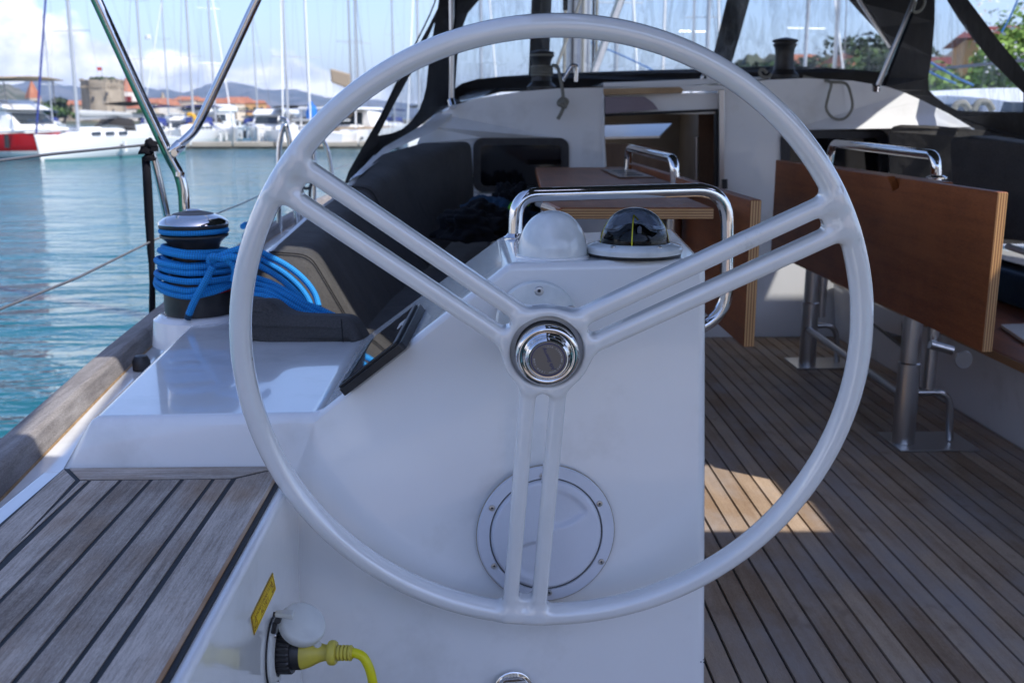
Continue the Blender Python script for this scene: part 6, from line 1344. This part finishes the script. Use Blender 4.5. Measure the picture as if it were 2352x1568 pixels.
def tree(label, base, h_, r_, mt, n=700, size=.22, seed=1, group='trees ashore', name='tree', cat='tree', flower=False):
    t = thing(name, label, cat, tuple(base), group)
    ob('trunk', tube([base, (base[0] + .1 * r_, base[1], base[2] + h_ * .35), (base[0], base[1], base[2] + h_ * .65)], [.09 * r_ + .05, .07 * r_ + .03, .03 * r_], 8), M['bark'], t, smooth=60)
    for a in (0, 2.1, 4.2): ob('limb', tube([(base[0], base[1], base[2] + h_ * .35), (base[0] + .5 * r_ * math.cos(a), base[1] + .5 * r_ * math.sin(a), base[2] + h_ * .72)], [.05 * r_ + .02, .015 * r_], 6), M['bark'], t)
    ob('crown', leaves((base[0], base[1], base[2] + h_ * .66), r_, r_, h_ * .42, n, size, seed), M[mt], t, fixn=False)
    if flower: ob('blossom', leaves((base[0], base[1] - .2, base[2] + h_ * .68), r_ * 1.02, r_ * 1.02, h_ * .43, n // 5, size * .6, seed + 5), M['blossom'], t, fixn=False)
    return t
for i, (px, D, h_, r_, mt, lb) in enumerate(((2162, 33, 2.7, 1.3, 'leaf_bright', 'bright green bushy tree at the left of the right sprayhood window'), (2228, 34, 2.5, 1.3, 'leaf', 'round green bush in the middle of the right sprayhood window'), (2285, 36, 3.0, 1.6, 'leaf_bright', 'light green bush behind the right canvas strip'))):
    tree(lb, pl(px, D, -.2), h_, r_, mt, 2200, .13, i + 3, 'bushes on the starboard shore', 'bush', 'bush')
tree('green bush covered with white blossom at the right edge', pl(2345, 22, -.2), 3.05, 1.3, 'leaf_bright', 2400, .09, 21, 'bushes on the starboard shore', 'flowering_bush', 'bush', True)
for i, (px, D, h_, r_, mt, lb) in enumerate(((128, 300, 6, 6, 'leaf_dark', 'dark green tree left of the near white mast'), (146, 300, 5, 5, 'leaf', 'green tree just left of the near white mast'), (104, 330, 5, 5, 'leaf_dark', 'dark tree above the white cabin roof at left'),
     (318, 360, 4, 4, 'leaf', 'green tree at the foot of the bell tower right of the castle'), (30, 330, 5, 7, 'leaf_dark', 'dark tree mass behind the red-hulled boat'))):
    tree(lb, pl(px, D, ZW + .5), h_, r_, mt, 900, .6, i + 40)
for i, (px, lb) in enumerate(((516, 'leftmost palm on the town quay'), (528, 'second palm on the town quay, left of the brown house'), (542, 'palm on the town quay under the small red spire'), (566, 'palm on the town quay before the brown house'), (590, 'rightmost palm on the town quay'))):
    b_ = pl(px, 390, ZW + .9); t = thing('palm_tree', lb, 'palm tree', tuple(b_), 'palms on the quay')
    ob('trunk', tube([b_, b_ + (.1, 0, 4.0)], [.3, .22], 8), M['bark'], t)
    fr = []
    for k in range(14):
        a = 2 * math.pi * k / 14; o_ = b_ + (.1, 0, 4.0); d_ = np.array([math.cos(a), math.sin(a), 0]); s_ = np.array([-math.sin(a), math.cos(a), 0]) * .25
        pts_ = [o_, o_ + d_ * 1.0 + (0, 0, .7), o_ + d_ * 1.9 + (0, 0, .3), o_ + d_ * 2.4 + (0, 0, -.6)]
        fr.append(loft([[p - s_ * w__, p + (0, 0, .1), p + s_ * w__] for p, w__ in zip(pts_, (.5, 1.3, 1.1, .2))]))
    ob('crown', join(*fr), M['leaf_dark'], t, fixn=False)
SL_ = ['dark green tree just right of the leaning mullion', 'tree further left on the slope beside the first', 'tree between the two houses left of the right winch', 'tree right of the white house above the right winch', 'broad tree in the middle of the slope right of the winch', 'tall tree left of the white house at the window end', 'tree between the two houses at the window end', 'tree right of the houses at the corner of the sprayhood window', 'second tree from the right on the starboard slope', 'rightmost tree on the starboard slope behind the canvas']
for i, (px, D, r_, h_, z_) in enumerate(((1712, 118, 3.6, 4.0, 3.2), (1742, 124, 4, 4.2, 4.0), (1800, 128, 4.2, 4.6, 3.8), (1862, 122, 3.5, 4.2, 3.6), (1890, 118, 4, 5, 3.4), (1915, 125, 4, 4.6, 4.4), (1965, 120, 4, 5, 5.2), (2005, 116, 4.5, 5.2, 5.0), (2035, 110, 4, 5, 4.6), (2070, 105, 5, 5, 4))):
    tree(SL_[i], pl(px, D, z_ - 1), h_, r_, 'leaf_dark' if i % 2 else 'leaf', 700, .42, i + 60, 'trees on the starboard slope')
# blue mooring lines beyond the right window
bl = thing('blue_mooring_line', 'pair of blue mooring lines beyond the right sprayhood window', 'rope', pl(2160, 9, .8))
pp([(2136, 143, 9), (2165, 160, 9), (2200, 180, 9), (2235, 196, 9.5)], 0, .010, 'blue_line', bl, 'line', 3, 8)
pp([(2134, 165, 9), (2160, 178, 9), (2195, 192, 9.5)], 0, .009, 'blue_line', bl, 'line', 3, 8)
bl2 = thing('blue_line', 'thin blue line sloping down across the middle of the sprayhood window', 'rope', pl(1500, 9, 1.1))
pp([(1250, 62, 8.6), (1340, 92, 8.6), (1420, 124, 8.6), (1480, 152, 8.6), (1500, 162, 8.6)], 0, .006, 'blue_line', bl2, 'line', 3, 8)
bl3 = thing('blue_line', 'thin blue line high at the right edge above the bush', 'rope', aty(2330, 50, 9))
pp([(2300, 75, 9.0), (2322, 35, 9.0), (2350, -30, 9.0)], 0, .008, 'blue_line', bl3, 'line', 3, 8)
fo = thing('foredeck_line', 'coiled white mooring line on the neighbouring foredeck at the right', 'rope', aty(2240, 250, 6))
pp([(2190, 252, 6.2), (2198, 240, 6.2), (2215, 238, 6.2), (2225, 252, 6.2)], 0, .022, 'rope_grey', fo, 'coil', 4, 8)
pp([(2236, 254, 6.2), (2248, 236, 6.2), (2268, 236, 6.2), (2280, 254, 6.2)], 0, .022, 'rope_grey', fo, 'coil', 4, 8)
# blue forestay bundle marker
tag(ob('masthead_light', lathe([(.05, 0), (.05, .5), (0, .55)], pl(88, 50, 4.85) , 12), M['fender'], smooth=60), 'small white cylinder on the blue furled headsail at top left', 'fitting')
tag(ob('radar_dome', lathe([(.22, 0), (.24, .1), (.2, .3), (0, .36)], pl(339, 85.7, 7.1) + (.5, 0, 0), 20), M['hull_white'], smooth=60), 'small white radar dome on the mast right of the castle tower', 'radar')
fl = thing('flag', 'small red flag on a pole on top of the castle tower', 'flag', pl(243, 378, 14))
ob('flag_pole', tube([pl(243, 378, 13.5), pl(243, 378, 18.3)], .09, 6), M['rigging'], fl)
ob('flag_cloth', box(pl(243, 378, 0)[0] - 1.6, pl(243, 378, 0)[0] - .1, 378, 378.06, 17.2, 18.3), M['flag_red'], fl)

# ================================================================= the quay the yacht is moored to, behind the viewer
struct('quay', box(-60, 60, -60, -5.5, ZW - 1, -.25), M['quay'])
struct('aft_deck', box(-.9, 2.6, -4.6, -1.2, -.4, -.02), M['sole_teak'])
for i, (x, w_, h_, mt) in enumerate(((-34, 16, 7, 'wall_cream'), (-14, 18, 8.5, 'wall_orange'), (8, 20, 7.5, 'wall_white'), (31, 18, 9, 'wall_cream'))):
    b0 = np.array([x, -48, -.25]); t = thing('house', ['cream quayside house behind the viewer at far left', 'ochre quayside house behind the viewer', 'white quayside house behind the viewer', 'tall cream quayside house behind the viewer at right'][i], 'house', tuple(b0), 'quayside houses')
    ob('wall', box(x - w_ / 2, x + w_ / 2, -52, -44, -.25, h_), M[mt], t)
    ob('roof', ([(x - w_ / 2 - .4, -43.6, h_), (x + w_ / 2 + .4, -43.6, h_), (x + w_ / 2 + .4, -52.4, h_), (x - w_ / 2 - .4, -52.4, h_), (x - w_ / 2 + 1, -48, h_ + 2), (x + w_ / 2 - 1, -48, h_ + 2)], [(0, 1, 2, 3), (0, 1, 5, 4), (1, 2, 5), (2, 3, 4, 5), (3, 0, 4)]), M['roof'], t)
    for k in range(5):
        for zz in (1.2, 4.2): ob('window', box(x - w_ / 2 + w_ * (k + .5) / 5 - .5, x - w_ / 2 + w_ * (k + .5) / 5 + .5, -44.02, -43.94, zz, zz + 1.5), M['far_window'], t)
# ================================================================= the air: thin haze between us and the mountains
hz = bpy.data.materials.new('haze'); hz.use_nodes = True; t = hz.node_tree
for n_ in list(t.nodes):
    if n_.type == 'BSDF_PRINCIPLED': t.nodes.remove(n_)
pv = t.nodes.new('ShaderNodeVolumePrincipled'); pv.inputs['Color'].default_value = (.52, .70, 1.0, 1); pv.inputs['Density'].default_value = 1.25e-4; pv.inputs['Anisotropy'].default_value = .2
t.links.new(pv.outputs[0], t.nodes['Material Output'].inputs['Volume'])
o = ob('haze', box(-7500, 7500, -4500, 8200, -4.0, 300), hz, kind='stuff')
